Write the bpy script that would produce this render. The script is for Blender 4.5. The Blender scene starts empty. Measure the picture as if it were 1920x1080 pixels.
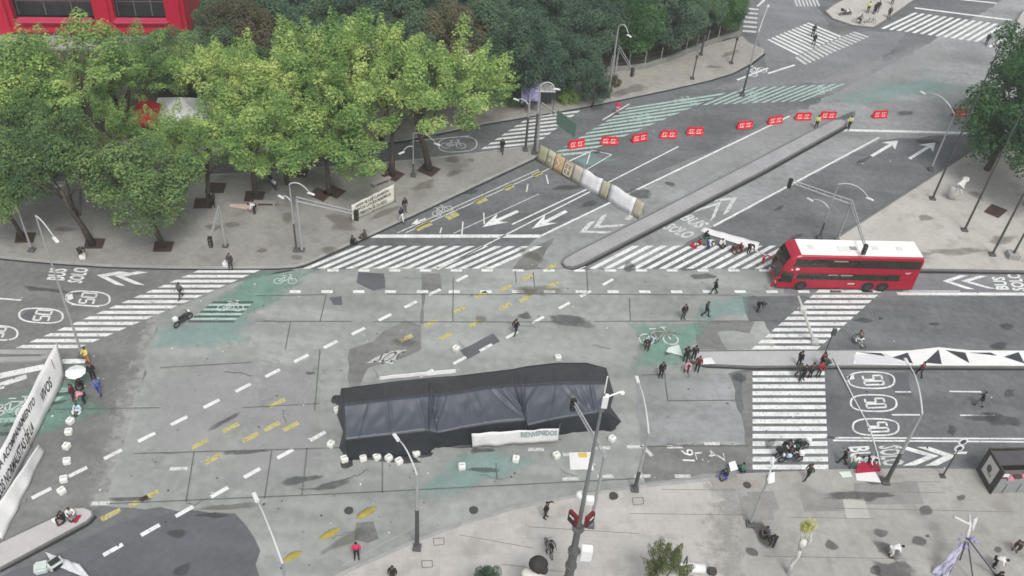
import bpy, bmesh, math, random
from mathutils import Vector, Matrix, noise
R = math.radians
scn = bpy.context.scene
COL = scn.collection
# ------------------------------------------------------------------ camera
FPX, PITCH, ROLL, CAMH = 1736.0, R(40.8), R(5.05), 54.0
RC, RS, CT, ST = math.cos(ROLL), math.sin(ROLL), math.cos(PITCH), math.sin(PITCH)
cd = bpy.data.cameras.new('camera'); cam = bpy.data.objects.new('camera', cd); COL.objects.link(cam)
cd.sensor_fit = 'HORIZONTAL'; cd.sensor_width = 36.0; cd.lens = 36.0 * FPX / 1920.0
cd.clip_start = 0.5; cd.clip_end = 6000
R0, U0, F0 = Vector((1, 0, 0)), Vector((0, ST, CT)), Vector((0, CT, -ST))
CX = R0 * RC + U0 * RS; CY = U0 * RC - R0 * RS; CZ = -F0
M = Matrix((CX, CY, CZ)).transposed().to_4x4(); M.translation = (0, 0, CAMH)
cam.matrix_world = M
scn.camera = cam
# ------------------------------------------------------------------ world, sun, exposure (overcast day)
w = bpy.data.worlds.new('World'); scn.world = w; w.use_nodes = True
nt = w.node_tree; bg = nt.nodes['Background']
sky = nt.nodes.new('ShaderNodeTexSky'); sky.sky_type = 'NISHITA'; sky.sun_disc = False
SUN_EL, SUN_AZ = R(58), R(160)
sky.sun_elevation = SUN_EL; sky.sun_rotation = SUN_AZ; sky.dust_density = 4.0; sky.air_density = 1.4
hs = nt.nodes.new('ShaderNodeHueSaturation'); hs.inputs['Saturation'].default_value = 0.22
nt.links.new(sky.outputs[0], hs.inputs['Color']); nt.links.new(hs.outputs[0], bg.inputs[0])
bg.inputs[1].default_value = 0.13
sd = bpy.data.lights.new('sun', 'SUN'); sd.energy = 1.2; sd.angle = R(16); sd.color = (1.0, .97, .93)
so = bpy.data.objects.new('sun', sd); COL.objects.link(so)
sv = Vector((math.sin(SUN_AZ) * math.cos(SUN_EL), math.cos(SUN_AZ) * math.cos(SUN_EL), math.sin(SUN_EL)))
so.rotation_euler = sv.to_track_quat('Z', 'Y').to_euler()
scn.view_settings.view_transform = 'Standard'; scn.view_settings.look = 'None'
scn.view_settings.exposure = 0.40; scn.view_settings.gamma = 1.0
scn.cycles.pixel_filter_type = 'BLACKMAN_HARRIS'; scn.cycles.filter_width = 1.6; scn.cycles.max_bounces = 5; scn.cycles.transparent_max_bounces = 12

# ------------------------------------------------------------------ picture <-> ground helpers
def G(px, py, z=0.0):
    x = (px - 960) / FPX; y = (540 - py) / FPX
    r = x * RC - y * RS; u = x * RS + y * RC
    a, b, c = r, u * ST + CT, u * CT - ST
    t = (z - CAMH) / c
    return Vector((a * t, b * t, z))
def PX(v):
    x, y, z = v[0], v[1], v[2] - CAMH
    u = y * ST + z * CT; f = y * CT - z * ST
    return (960 + FPX * (x * RC + u * RS) / f, 540 - FPX * (u * RC - x * RS) / f)
def HT(base, ty):
    g = G(*base); lo, hi = 0, CAMH * .97
    for i in range(40):
        m = (lo + hi) / 2
        if PX((g.x, g.y, m))[1] > ty: lo = m
        else: hi = m
    return lo
EW = R(7.3); DG = R(44.0)
EWV = Vector((math.cos(EW), math.sin(EW), 0)); EWN = Vector((-math.sin(EW), math.cos(EW), 0))
DGV = Vector((math.cos(DG), math.sin(DG), 0)); DGN = Vector((-math.sin(DG), math.cos(DG), 0))

# ------------------------------------------------------------------ materials
MATS = {}
def mat(name, col, rough=.85, var=0.0, scale=1.0, metal=0.0, alpha=None, bump=0.0, col2=None, detail=4, spec=.3, wear=None, trans=0.0, streak=None):
    """procedural material; var/scale = noise brightness variation, col2 = second colour of the noise, alpha: 'attr' feathered patch"""
    if name in MATS: return MATS[name]
    m = bpy.data.materials.new(name); m.use_nodes = True; MATS[name] = m
    n = m.node_tree.nodes; L = m.node_tree.links; b = n['Principled BSDF']
    b.inputs['Roughness'].default_value = rough; b.inputs['Metallic'].default_value = metal
    b.inputs['Specular IOR Level'].default_value = spec
    c4 = (*col, 1)
    b.inputs['Base Color'].default_value = c4
    m.diffuse_color = c4
    geo = n.new('ShaderNodeNewGeometry')
    if var > 0 or col2:
        tn = n.new('ShaderNodeTexNoise'); tn.inputs['Scale'].default_value = scale; tn.inputs['Detail'].default_value = detail; tn.inputs['Roughness'].default_value = .62
        L.new(geo.outputs['Position'], tn.inputs['Vector'])
        rp = n.new('ShaderNodeValToRGB'); rp.color_ramp.elements[0].position = .3; rp.color_ramp.elements[1].position = .7
        a = col2 if col2 else tuple(c * (1 - var) for c in col); z = col if col2 else tuple(min(1, c * (1 + var)) for c in col)
        rp.color_ramp.elements[0].color = (*a, 1); rp.color_ramp.elements[1].color = (*z, 1)
        L.new(tn.outputs['Fac'], rp.inputs['Fac'])
        t2 = n.new('ShaderNodeTexNoise'); t2.inputs['Scale'].default_value = scale * 11; t2.inputs['Detail'].default_value = 3
        L.new(geo.outputs['Position'], t2.inputs['Vector'])
        mr = n.new('ShaderNodeMapRange'); mr.inputs['To Min'].default_value = 1 - var * .7; mr.inputs['To Max'].default_value = 1 + var * .7
        mr.inputs['From Min'].default_value = .3; mr.inputs['From Max'].default_value = .7
        if streak is not None:
            mp = n.new('ShaderNodeMapping'); mp.inputs['Rotation'].default_value = (0, 0, -streak); mp.inputs['Scale'].default_value = (.05, .42, 1)
            L.new(geo.outputs['Position'], mp.inputs['Vector']); t3 = n.new('ShaderNodeTexNoise'); t3.inputs['Scale'].default_value = 1.0; t3.inputs['Detail'].default_value = 5
            L.new(mp.outputs[0], t3.inputs['Vector']); av = n.new('ShaderNodeMath'); av.operation = 'MULTIPLY_ADD'; av.inputs[1].default_value = 1.3; av.inputs[2].default_value = -.65
            L.new(t3.outputs['Fac'], av.inputs[0]); sm3 = n.new('ShaderNodeMath'); sm3.operation = 'ADD'; L.new(av.outputs[0], sm3.inputs[0]); L.new(t2.outputs['Fac'], sm3.inputs[1]); L.new(sm3.outputs[0], mr.inputs['Value'])
        else: L.new(t2.outputs['Fac'], mr.inputs['Value'])
        mx = n.new('ShaderNodeVectorMath'); mx.operation = 'SCALE'
        L.new(rp.outputs[0], mx.inputs[0]); L.new(mr.outputs[0], mx.inputs['Scale']); L.new(mx.outputs[0], b.inputs['Base Color'])
    if bump > 0:
        tb = n.new('ShaderNodeTexNoise'); tb.inputs['Scale'].default_value = scale * 6; tb.inputs['Detail'].default_value = 5
        L.new(geo.outputs['Position'], tb.inputs['Vector'])
        bp = n.new('ShaderNodeBump'); bp.inputs['Strength'].default_value = bump; bp.inputs['Distance'].default_value = .05
        L.new(tb.outputs['Fac'], bp.inputs['Height']); L.new(bp.outputs[0], b.inputs['Normal'])
    if alpha is not None:
        at = n.new('ShaderNodeAttribute'); at.attribute_name = 'fade'
        ta = n.new('ShaderNodeTexNoise'); ta.inputs['Scale'].default_value = 1.1; ta.inputs['Detail'].default_value = 8; ta.inputs['Roughness'].default_value = .68
        L.new(geo.outputs['Position'], ta.inputs['Vector'])
        sm = n.new('ShaderNodeMath'); sm.operation = 'MULTIPLY_ADD'; sm.inputs[1].default_value = 2.6; sm.inputs[2].default_value = -1.15
        L.new(ta.outputs['Fac'], sm.inputs[0])
        ad = n.new('ShaderNodeMath'); ad.operation = 'MULTIPLY_ADD'; ad.inputs[1].default_value = 1.5
        L.new(at.outputs['Fac'], ad.inputs[0]); L.new(sm.outputs[0], ad.inputs[2])
        sb = n.new('ShaderNodeMath'); sb.operation = 'SUBTRACT'; sb.inputs[1].default_value = .62; sb.use_clamp = True
        L.new(ad.outputs[0], sb.inputs[0])
        ml = n.new('ShaderNodeMath'); ml.operation = 'MULTIPLY'; ml.inputs[1].default_value = alpha
        L.new(sb.outputs[0], ml.inputs[0]); L.new(ml.outputs[0], b.inputs['Alpha'])
    if wear is not None:   # worn paint: noise eats holes
        ta = n.new('ShaderNodeTexNoise'); ta.inputs['Scale'].default_value = 3.5; ta.inputs['Detail'].default_value = 8; ta.inputs['Roughness'].default_value = .7
        L.new(geo.outputs['Position'], ta.inputs['Vector'])
        mr2 = n.new('ShaderNodeMapRange'); mr2.inputs['From Min'].default_value = wear - .06; mr2.inputs['From Max'].default_value = wear + .12
        mr2.inputs['To Min'].default_value = .15; mr2.inputs['To Max'].default_value = .97
        L.new(ta.outputs['Fac'], mr2.inputs['Value']); L.new(mr2.outputs[0], b.inputs['Alpha'])
    return m
def paving(name, col, tile, rot=0.0, var=.12, mortar=.91):
    """paving slabs: world-space brick pattern plus broad stains"""
    m = mat(name, col, .9, var, .22)
    n = m.node_tree.nodes; L = m.node_tree.links; b = n['Principled BSDF']
    src = b.inputs['Base Color'].links[0].from_socket
    geo = n.new('ShaderNodeNewGeometry'); mp = n.new('ShaderNodeMapping'); mp.inputs['Rotation'].default_value = (0, 0, rot)
    L.new(geo.outputs['Position'], mp.inputs['Vector'])
    br = n.new('ShaderNodeTexBrick'); br.inputs['Scale'].default_value = 1.0 / tile; br.inputs['Brick Width'].default_value = 1.0; br.inputs['Row Height'].default_value = 1.0
    br.offset = 0; br.inputs['Mortar Size'].default_value = .03; br.inputs['Mortar Smooth'].default_value = .3
    br.inputs['Color1'].default_value = (1, 1, 1, 1); br.inputs['Color2'].default_value = (.93, .93, .93, 1); br.inputs['Mortar'].default_value = (mortar, mortar, mortar, 1)
    L.new(mp.outputs[0], br.inputs['Vector'])
    mx = n.new('ShaderNodeMix'); mx.data_type = 'RGBA'; mx.blend_type = 'MULTIPLY'; mx.inputs[0].default_value = 1
    L.new(src, mx.inputs[6]); L.new(br.outputs['Color'], mx.inputs[7])
    # scattered dark spots (gum, oil)
    v = n.new('ShaderNodeTexNoise'); v.inputs['Scale'].default_value = .55; v.inputs['Detail'].default_value = 7; L.new(geo.outputs['Position'], v.inputs['Vector'])
    rp = n.new('ShaderNodeValToRGB'); rp.color_ramp.elements[0].position = .30; rp.color_ramp.elements[0].color = (.8, .79, .77, 1); rp.color_ramp.elements[1].position = .46; rp.color_ramp.elements[1].color = (1, 1, 1, 1)
    L.new(v.outputs['Fac'], rp.inputs['Fac'])
    m2 = n.new('ShaderNodeMix'); m2.data_type = 'RGBA'; m2.blend_type = 'MULTIPLY'; m2.inputs[0].default_value = 1
    L.new(mx.outputs[2], m2.inputs[6]); L.new(rp.outputs[0], m2.inputs[7]); L.new(m2.outputs[2], b.inputs['Base Color'])
    return m
def plain(name, col, rough=.6, metal=0.0, spec=.4): return mat(name, col, rough, 0, 1, metal, spec=spec)

ASPH = mat('asphalt', (.126, .132, .136), .9, .22, .16, bump=.3, streak=DG)
ASPH_W = mat('worn_asphalt', (.160, .161, .156), .9, .20, .18, bump=.3, streak=EW)
ASPH_D = mat('fresh_asphalt', (.100, .104, .114), .88, .14, .2, streak=DG)
CONC = mat('road_concrete', (.258, .270, .257), .9, .18, .12, bump=.25, streak=DG)
CONC2 = mat('lane_concrete', (.23, .238, .238), .9, .20, .14, bump=.25, streak=DG)
CONC3 = mat('old_concrete', (.18, .182, .19), .9, .16, .16, streak=EW)
SIDE_A = paving('pavement_slabs', (.41, .396, .372), 1.2, -EW, .08)
SIDE_B = paving('pavement_grey', (.27, .264, .243), 1.5, -DG, .12)
SIDE_C = paving('plaza_slabs', (.42, .403, .37), 1.5, -DG, .08)
SIDE_D = paving('pavement_warm', (.30, .285, .25), 1.4, -DG, .12)
KERB = mat('kerb_stone', (.30, .30, .29), .9, .15, .8)
KERBD = mat('kerb_dark', (.14, .14, .135), .9, .15, .8)
PAINT = mat('white_paint', (.66, .67, .655), .7, .17, .8, wear=.34)
PAINT_F = mat('faded_paint', (.53, .54, .53), .75, .12, 1.5, wear=.37)
PAINT_Y = mat('yellow_paint', (.44, .39, .17), .75, .12, 1.5, wear=.38)
TEAL = mat('teal_paint', (.30, .44, .385), .8, .12, 1.2, wear=.40)
TEAL_L = mat('pale_teal_paint', (.36, .49, .44), .8, .10, 1.2, wear=.36)
TEAL_S = mat('teal_wash', (.17, .325, .26), .85, .16, .7, alpha=.6)
TEAL_S2 = mat('pale_teal_wash', (.23, .37, .34), .85, .10, .5, alpha=.5)
STAIN = mat('oil_stain', (.065, .065, .065), .8, .2, 1.2, alpha=.5)
STAIN_W = mat('brown_stain', (.13, .115, .085), .9, .2, 1.0, alpha=.38)
STAIN_L = mat('pale_wash', (.36, .36, .36), .9, .10, .8, alpha=.45)
SOIL = mat('tree_pit_soil', (.06, .036, .025), .95, .3, 2.0)
GRASSD = mat('park_soil', (.045, .06, .028), .95, .35, .35, col2=(.075, .062, .04))

# ------------------------------------------------------------------ mesh helpers
def link(o, parent=None):
    COL.objects.link(o)
    if parent is not None: o.parent = parent
    return o
def mobj(name, verts, faces, m=None, parent=None, smooth=False, mi=None):
    me = bpy.data.meshes.new(name); me.from_pydata([tuple(v) for v in verts], [], faces)
    ms = m if isinstance(m, (list, tuple)) else [m]
    for k in ms:
        if k: me.materials.append(k)
    if mi: me.polygons.foreach_set('material_index', mi)
    if smooth: me.polygons.foreach_set('use_smooth', [True] * len(faces))
    me.update()
    return link(bpy.data.objects.new(name, me), parent)
class MB:
    """collects shapes with material indices, links them as ONE mesh object"""
    def __init__(s): s.v = []; s.f = []; s.mi = []; s.mt = None
    def add(s, vs, fs, mi=0):
        o = len(s.v); s.v += [Vector(v) for v in vs]; s.f += [tuple(i + o for i in f) for f in fs]; s.mi += [mi] * len(fs); return s
    def box(s, c, sz, rz=0.0, mi=0, rx=0.0, ry=0.0, taper=1.0):
        x, y, z = sz[0] / 2, sz[1] / 2, sz[2] / 2
        vs = [(-x, -y, -z), (x, -y, -z), (x, y, -z), (-x, y, -z)] + [(a * taper, b * taper, z) for a, b in ((-x, -y), (x, -y), (x, y), (-x, y))]
        Rm = Matrix.Rotation(rz, 3, 'Z') @ Matrix.Rotation(ry, 3, 'Y') @ Matrix.Rotation(rx, 3, 'X')
        return s.add([Rm @ Vector(v) + Vector(c) for v in vs], [(0, 3, 2, 1), (4, 5, 6, 7), (0, 1, 5, 4), (1, 2, 6, 5), (2, 3, 7, 6), (3, 0, 4, 7)], mi)
    def tube(s, pts, rad, n=8, mi=0, caps=True):
        pts = [Vector(p) for p in pts]
        rr = rad if isinstance(rad, (list, tuple)) else [rad] * len(pts)
        vs, fs = [], []
        for i, p in enumerate(pts):
            t = (pts[min(i + 1, len(pts) - 1)] - pts[max(i - 1, 0)])
            if t.length < 1e-9: t = Vector((0, 0, 1))
            t.normalize(); a = Vector((0, 0, 1)) if abs(t.z) < .9 else Vector((1, 0, 0))
            u = t.cross(a).normalized(); v = t.cross(u)
            for k in range(n):
                q = 2 * math.pi * k / n; vs.append(p + (u * math.cos(q) + v * math.sin(q)) * rr[i])
        for i in range(len(pts) - 1):
            for k in range(n):
                k2 = (k + 1) % n; fs.append((i * n + k, i * n + k2, (i + 1) * n + k2, (i + 1) * n + k))
        if caps:
            fs.append(tuple(range(n - 1, -1, -1))); fs.append(tuple(range((len(pts) - 1) * n, len(pts) * n)))
        return s.add(vs, fs, mi)
    def ball(s, c, r, n=8, mi=0):
        r = r if isinstance(r, (list, tuple)) else (r, r, r)
        vs = [(c[0], c[1], c[2] - r[2])]; fs = []; m = n // 2 + 1
        for i in range(1, m):
            ph = -math.pi / 2 + math.pi * i / m
            for k in range(n):
                q = 2 * math.pi * k / n
                vs.append((c[0] + r[0] * math.cos(ph) * math.cos(q), c[1] + r[1] * math.cos(ph) * math.sin(q), c[2] + r[2] * math.sin(ph)))
        vs.append((c[0], c[1], c[2] + r[2])); top = len(vs) - 1
        for k in range(n):
            k2 = (k + 1) % n; fs.append((0, 1 + k2, 1 + k)); b = 1 + (m - 2) * n; fs.append((top, b + k, b + k2))
            for i in range(m - 2): o = 1 + i * n; fs.append((o + k, o + k2, o + n + k2, o + n + k))
        return s.add(vs, fs, mi)
    def prism(s, outline, axis, depth, org=(0, 0, 0), mi=0, M3=None):
        """outline of 2D points extruded by depth; axis 'y': points are (x,z); 'z': (x,y); 'x': (y,z)"""
        n = len(outline); vs = []
        for d in (0, depth):
            for a, b in outline:
                vs.append({'y': (a, d, b), 'z': (a, b, d), 'x': (d, a, b)}[axis])
        vs = [(M3 @ Vector(v) if M3 else Vector(v)) + Vector(org) for v in vs]
        fs = [tuple(range(n)), tuple(range(2 * n - 1, n - 1, -1))] + [(i, i + n, (i + 1) % n + n, (i + 1) % n) for i in range(n)]
        return s.add(vs, fs, mi)
    def build(s, name, m, parent=None, smooth=False, bevel=0.0):
        o = mobj(name, s.v, s.f, m, parent, smooth, s.mi)
        bm = bmesh.new(); bm.from_mesh(o.data); bmesh.ops.recalc_face_normals(bm, faces=bm.faces)
        if bevel > 0:
            bmesh.ops.bevel(bm, geom=[e for e in bm.edges if len(e.link_faces) == 2 and e.calc_face_angle(0) > .6], offset=bevel, segments=2, affect='EDGES', clamp_overlap=True)
        bm.to_mesh(o.data); bm.free()
        return o
def tag(o, label, cat, group=None):
    o['label'] = label; o['category'] = cat
    if group: o['group'] = group
    return o
def struct(o): o['kind'] = 'structure'; return o
def empty(name, loc, rz=0.0):
    o = bpy.data.objects.new(name, None); o.location = loc; o.rotation_euler = (0, 0, rz); o.empty_display_size = .3
    return link(o)
def kids(o): return [c for c in COL.objects if c.parent == o]
def copy_tree(o, parent=None):
    c = o.copy(); COL.objects.link(c)
    if parent is not None: c.parent = parent
    for ch in kids_cache.get(o.name, None) or kids(o): copy_tree(ch, c)
    return c
kids_cache = {}

# ------------------------------------------------------------------ sheets on the ground
def tri_poly(pts):
    from mathutils.geometry import tessellate_polygon
    return [tuple(t) for t in tessellate_polygon([pts])]
def sheet(name, px, z, m, parent=None, world=False):
    pts = [Vector((p[0], p[1], z)) if world else G(p[0], p[1], z) for p in px]
    if name in ('road_patch', 'road_south_patch', 'road_intersection', 'road_diagonal_lane', 'road_far'):
        out = []; amp = .16 if name == 'road_patch' else .32
        for i, a in enumerate(pts):
            b = pts[(i + 1) % len(pts)]; L = (b - a).length; k = max(1, min(60, int(L / .9))); q = Vector((-(b - a).y, (b - a).x, 0)).normalized()
            for j in range(k): v = a.lerp(b, j / k); out.append(v + q * (amp * (noise.noise((v.x * .7, v.y * .7, 9)) * 1.6 + noise.noise((v.x * 2.6, v.y * 2.6, 4))) if j else 0))
        pts = out
    fs = tri_poly(pts); o = mobj(name, pts, fs, m)
    bm = bmesh.new(); bm.from_mesh(o.data)
    for f in bm.faces:
        f.normal_update()
        if f.normal.z < 0: f.normal_flip()
    bm.to_mesh(o.data); bm.free()
    return struct(o)
def slab(name, px, m, kerb, h=.14, kw=.28, z0=-.05):
    pts = [G(p[0], p[1], h) for p in px]
    ar = sum(pts[i].x * pts[(i + 1) % len(pts)].y - pts[(i + 1) % len(pts)].x * pts[i].y for i in range(len(pts)))
    if ar < 0: pts.reverse()
    n = len(pts); inn = []
    for i in range(n):
        a, b, c = pts[i - 1], pts[i], pts[(i + 1) % n]
        d1 = (b - a).normalized(); d2 = (c - b).normalized()
        n1 = Vector((-d1.y, d1.x, 0)); n2 = Vector((-d2.y, d2.x, 0)); q = (n1 + n2)
        q = q.normalized() if q.length > .05 else n1
        inn.append(b + q * kw / max(.35, q.dot(n1)))
    low = [Vector((p.x, p.y, z0)) for p in pts]
    vs = pts + inn + low; fs, mi = [], []
    for i in range(n):
        j = (i + 1) % n
        fs.append((i, j, n + j, n + i)); mi.append(1)
        fs.append((2 * n + i, 2 * n + j, j, i)); mi.append(1)
    for t in tri_poly(inn):
        a, b, c = (inn[k] for k in t)
        t = t if (b - a).cross(c - a).z > 0 else (t[0], t[2], t[1])
        fs.append(tuple(n + k for k in t)); mi.append(0)
    o = mobj(name, vs, fs, [m, kerb], mi=mi)
    return struct(o)
class Marks:
    """flat painted marks, merged per paint"""
    def __init__(s): s.d = {}
    def quad(s, pts, m, z=.0185): 
        b = s.d.setdefault((m.name, z), [[], []]); o = len(b[0]); b[0] += [Vector((p[0], p[1], z)) for p in pts]; b[1].append(tuple(range(o, o + len(pts))))
    def line(s, a, b, wd, m, z=.0185, px=True):
        A, B = (G(*a), G(*b)) if px else (Vector((*a[:2], 0)), Vector((*b[:2], 0)))
        d = (B - A); d.z = 0; d.normalize(); q = Vector((-d.y, d.x, 0)) * wd / 2
        s.quad([A - q, B - q, B + q, A + q], m, z)
    def poly(s, pts, wd, m, z=.0185):
        for a, b in zip(pts, pts[1:]): s.line(a, b, wd, m, z)
    def flush(s, name, parent=None):
        out = []
        for (mn, z), (v, f) in s.d.items():
            ff = []
            for q in f:
                a, b, c = v[q[0]], v[q[1]], v[q[2]]
                ff.append(q if (b - a).cross(c - a).z > 0 else q[::-1])
            out.append(struct(mobj(name, v, ff, MATS[mn])))
        s.d = {}; return out
MK = Marks()
def crosswalk(name, L0, R0_, L1, R1, n, m=None, frac=.5, z=.0185):
    """first bar spans L0-R0_, last bar L1-R1; bars spaced evenly on the ground"""
    m = m or PAINT; a, b, c, d = G(*L0), G(*R0_), G(*L1), G(*R1)
    for k in range(n):
        t = k / (n - 1); h = frac * .5 / (n - 1)
        MK.quad([a.lerp(c, t - h), b.lerp(d, t - h), b.lerp(d, t + h), a.lerp(c, t + h)], m, z)
    MK.flush(name)
def fade_patch(name, px, m, z, feather=.9, sub=3):
    """patch whose 'fade' attribute falls to 0 at its rim, the rim roughened"""
    pts = [G(p[0], p[1], z) for p in px]; n = len(pts); c = sum(pts, Vector()) / n
    dense = []
    for i in range(n):
        for k in range(sub): q_ = pts[i].lerp(pts[(i + 1) % n], k / sub); dense.append(c + (q_ - c) * (1 + .55 * noise.noise((q_.x * .8, q_.y * .8, 3.3))))
    n = len(dense)
    rings = [(1.12, 0.0), (1 - .28 * feather, .7), (1 - .62 * feather, 1.0)]
    vs, fd, fs = [], [], []
    for s_, f_ in rings:
        for p in dense: vs.append(c + (p - c) * s_); fd.append(f_)
    vs.append(c.copy()); fd.append(1.0)
    for r in range(2):
        for i in range(n): j = (i + 1) % n; fs.append((r * n + i, r * n + j, (r + 1) * n + j, (r + 1) * n + i))
    for i in range(n): fs.append((2 * n + i, 2 * n + (i + 1) % n, 3 * n))
    o = mobj(name, vs, fs, m); a = o.data.attributes.new('fade', 'FLOAT', 'POINT'); a.data.foreach_set('value', fd)
    bm = bmesh.new(); bm.from_mesh(o.data)
    for f in bm.faces:
        f.normal_update()
        if f.normal.z < 0: f.normal_flip()
    bm.to_mesh(o.data); bm.free()
    return struct(o)
def ell(cx, cy, rx, ry, n=10, rot=0.0, rnd=None):
    rr = random.Random(rnd) if rnd is not None else None; out = []
    for k in range(n):
        q = 2 * math.pi * k / n; s_ = 1 if rr is None else rr.uniform(.7, 1.25)
        x, y = rx * math.cos(q) * s_, ry * math.sin(q) * s_
        out.append((cx + x * math.cos(rot) - y * math.sin(rot), cy + x * math.sin(rot) + y * math.cos(rot)))
    return out
TXT = {}
def text_geo(t, bold=.02):
    """letters as mesh geometry in a unit box (built-in font)"""
    if (t, bold) in TXT: return TXT[(t, bold)]
    cu = bpy.data.curves.new('lettering', 'FONT'); cu.body = t; cu.offset = bold; cu.resolution_u = 2; cu.space_line = .85
    o = bpy.data.objects.new('lettering', cu); COL.objects.link(o); bpy.context.view_layer.update()
    me = bpy.data.meshes.new_from_object(o.evaluated_get(bpy.context.evaluated_depsgraph_get()))
    vs = [v.co.copy() for v in me.vertices]; fs = [tuple(p.vertices) for p in me.polygons]
    bpy.data.objects.remove(o); bpy.data.curves.remove(cu); bpy.data.meshes.remove(me)
    x0, x1 = min(v.x for v in vs), max(v.x for v in vs); y0, y1 = min(v.y for v in vs), max(v.y for v in vs)
    r = ([((v.x - x0) / (x1 - x0), (v.y - y0) / (y1 - y0)) for v in vs], fs); TXT[(t, bold)] = r; return r
def text3(name, t, O, U, V, m, parent=None, bold=.02):
    vs, fs = text_geo(t, bold); O, U, V = Vector(O), Vector(U), Vector(V)
    return mobj(name, [O + U * a + V * b for a, b in vs], fs, m, parent)
def text_ground(name, t, o, u, v, m, z=.0195, bold=.03):
    """o = lower-left corner, u = lower-right, v = upper-left, as picture points on the ground"""
    a, b, c = G(*o, z), G(*u, z), G(*v, z)
    return struct(text3(name, t, a, b - a, c - a, m, None, bold))
# ================================================================== THE SETTING
struct(mobj('road', [(-690, -190, 0), (690, -190, 0), (690, 890, 0), (-690, 890, 0)], [(0, 1, 2, 3)], ASPH))
sheet('road_west', [(-200, 470), (0, 484), (555, 506), (440, 530), (300, 590), (245, 790), (195, 945), (-60, 1100), (-500, 1100)], .004, ASPH_W)
sheet('road_intersection', [(555, 503), (930, 502), (1440, 506), (1920, 506), (2100, 507), (2100, 556), (1470, 556), (1395, 557), (1432, 600), (1460, 655), (1412, 690), (1365, 700), (1400, 830), (1392, 900), (1000, 1000), (640, 1110), (480, 1110), (470, 1010), (430, 962), (195, 948), (245, 790), (300, 590), (440, 530)], .004, CONC)
def strip_fade(name, A, B, m, z):
    pts = [G(*p, z) for p in A] + [G(*p, z) for p in B]; n = len(A); o = mobj(name, pts, [(i, i + 1, n + i + 1, n + i) for i in range(n - 1)], m)
    a = o.data.attributes.new('fade', 'FLOAT', 'POINT'); a.data.foreach_set('value', [1.0] * n + [0.0] * n)
    bm = bmesh.new(); bm.from_mesh(o.data)
    for f in bm.faces:
        f.normal_update()
        if f.normal.z < 0: f.normal_flip()
    bm.to_mesh(o.data); bm.free(); return struct(o)
CONC_F = mat('road_concrete_edge', (.27, .272, .262), .9, .13, .12, bump=.25, alpha=1.0)
strip_fade('road_intersection_edge', [(440, 530), (300, 590), (245, 790), (195, 948)], [(395, 545), (232, 600), (140, 800), (80, 960)], CONC_F, .0068)
strip_fade('pavement_east_zone', [(1390, 888), (1400, 1000), (1400, 1110)], [(1300, 900), (1290, 1000), (1280, 1110)], mat('grey_slab_edge', (.315, .307, .285), .9, .10, .3, alpha=1.0), .1408)  # greyer eastern slabs, feathered into the paler paving to the west
sheet('pavement_east_zone', [(1390, 889), (1560, 882), (1700, 880), (2390, 886), (2390, 1480), (1420, 1480), (1400, 1110), (1400, 1000)], .1408, paving('pavement_east_slabs', (.315, .307, .285), 1.2, -EW, .10))
sheet('road_bus_lane', [(1470, 507), (1760, 505), (2100, 507), (2100, 555), (1470, 555)], .008, CONC3)
sheet('road_diagonal_lane', [(930, 503), (1013, 443), (1393, 260), (1560, 178), (1700, 105), (1900, -10), (2100, -60), (2100, 60), (1960, 200), (1835, 250), (1650, 262), (1440, 371), (1338, 424), (1280, 462), (1180, 504)], .008, CONC2)
sheet('road_south_patch', [(-40, 1100), (60, 1060), (270, 962), (440, 962), (478, 1010), (480, 1110)], .0065, ASPH_D)
sheet('road_far', [(1380, -60), (1440, 130), (1330, 170), (1620, 150), (1700, 60), (1560, 60), (1500, -60)], .006, CONC3)
# repairs and patches in the asphalt and the concrete
for i, (pts, m) in enumerate([
    ([(672, 510), (720, 513), (722, 540), (700, 545), (668, 530)], ASPH_D), ([(790, 513), (825, 513), (828, 545), (790, 545)], ASPH_W),
    ([(790, 545), (798, 545), (793, 608), (788, 608)], ASPH_W),
    ([(617, 558), (640, 555), (642, 572), (625, 572)], ASPH_D), ([(655, 655), (700, 640), (720, 620), (760, 600), (790, 610), (790, 655), (760, 670), (690, 690), (675, 725), (655, 725)], ASPH_W),
    ([(862, 657), (925, 625), (938, 640), (876, 674)], ASPH_D), ([(1300, 605), (1375, 603), (1415, 603), (1405, 625), (1375, 620), (1345, 622), (1365, 658), (1310, 655)], ASPH_W),
    ([(1391, 556), (1470, 555), (1455, 603), (1405, 603)], ASPH), ([(668, 980), (700, 978), (710, 1010), (690, 1018), (664, 1012)], ASPH_W),
    ([(1190, 702), (1310, 700), (1365, 700), (1400, 832), (1330, 825), (1200, 835)], CONC2),
    ([(1205, 835), (1400, 832), (1405, 880), (1210, 905)], ASPH_W),
    ([(1665, 700), (1705, 697), (1712, 745), (1680, 740)], ASPH_D), ([(1390, 700), (1411, 695), (1411, 880), (1402, 880)], ASPH_W),
    ([(1700, 556), (1800, 556), (1960, 556), (1960, 600), (1780, 610)], ASPH), ([(960, 505), (990, 470), (1040, 445), (1005, 505)], ASPH_W)]):
    sheet('road_patch', pts, .0095 + .00025 * i, m)
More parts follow.
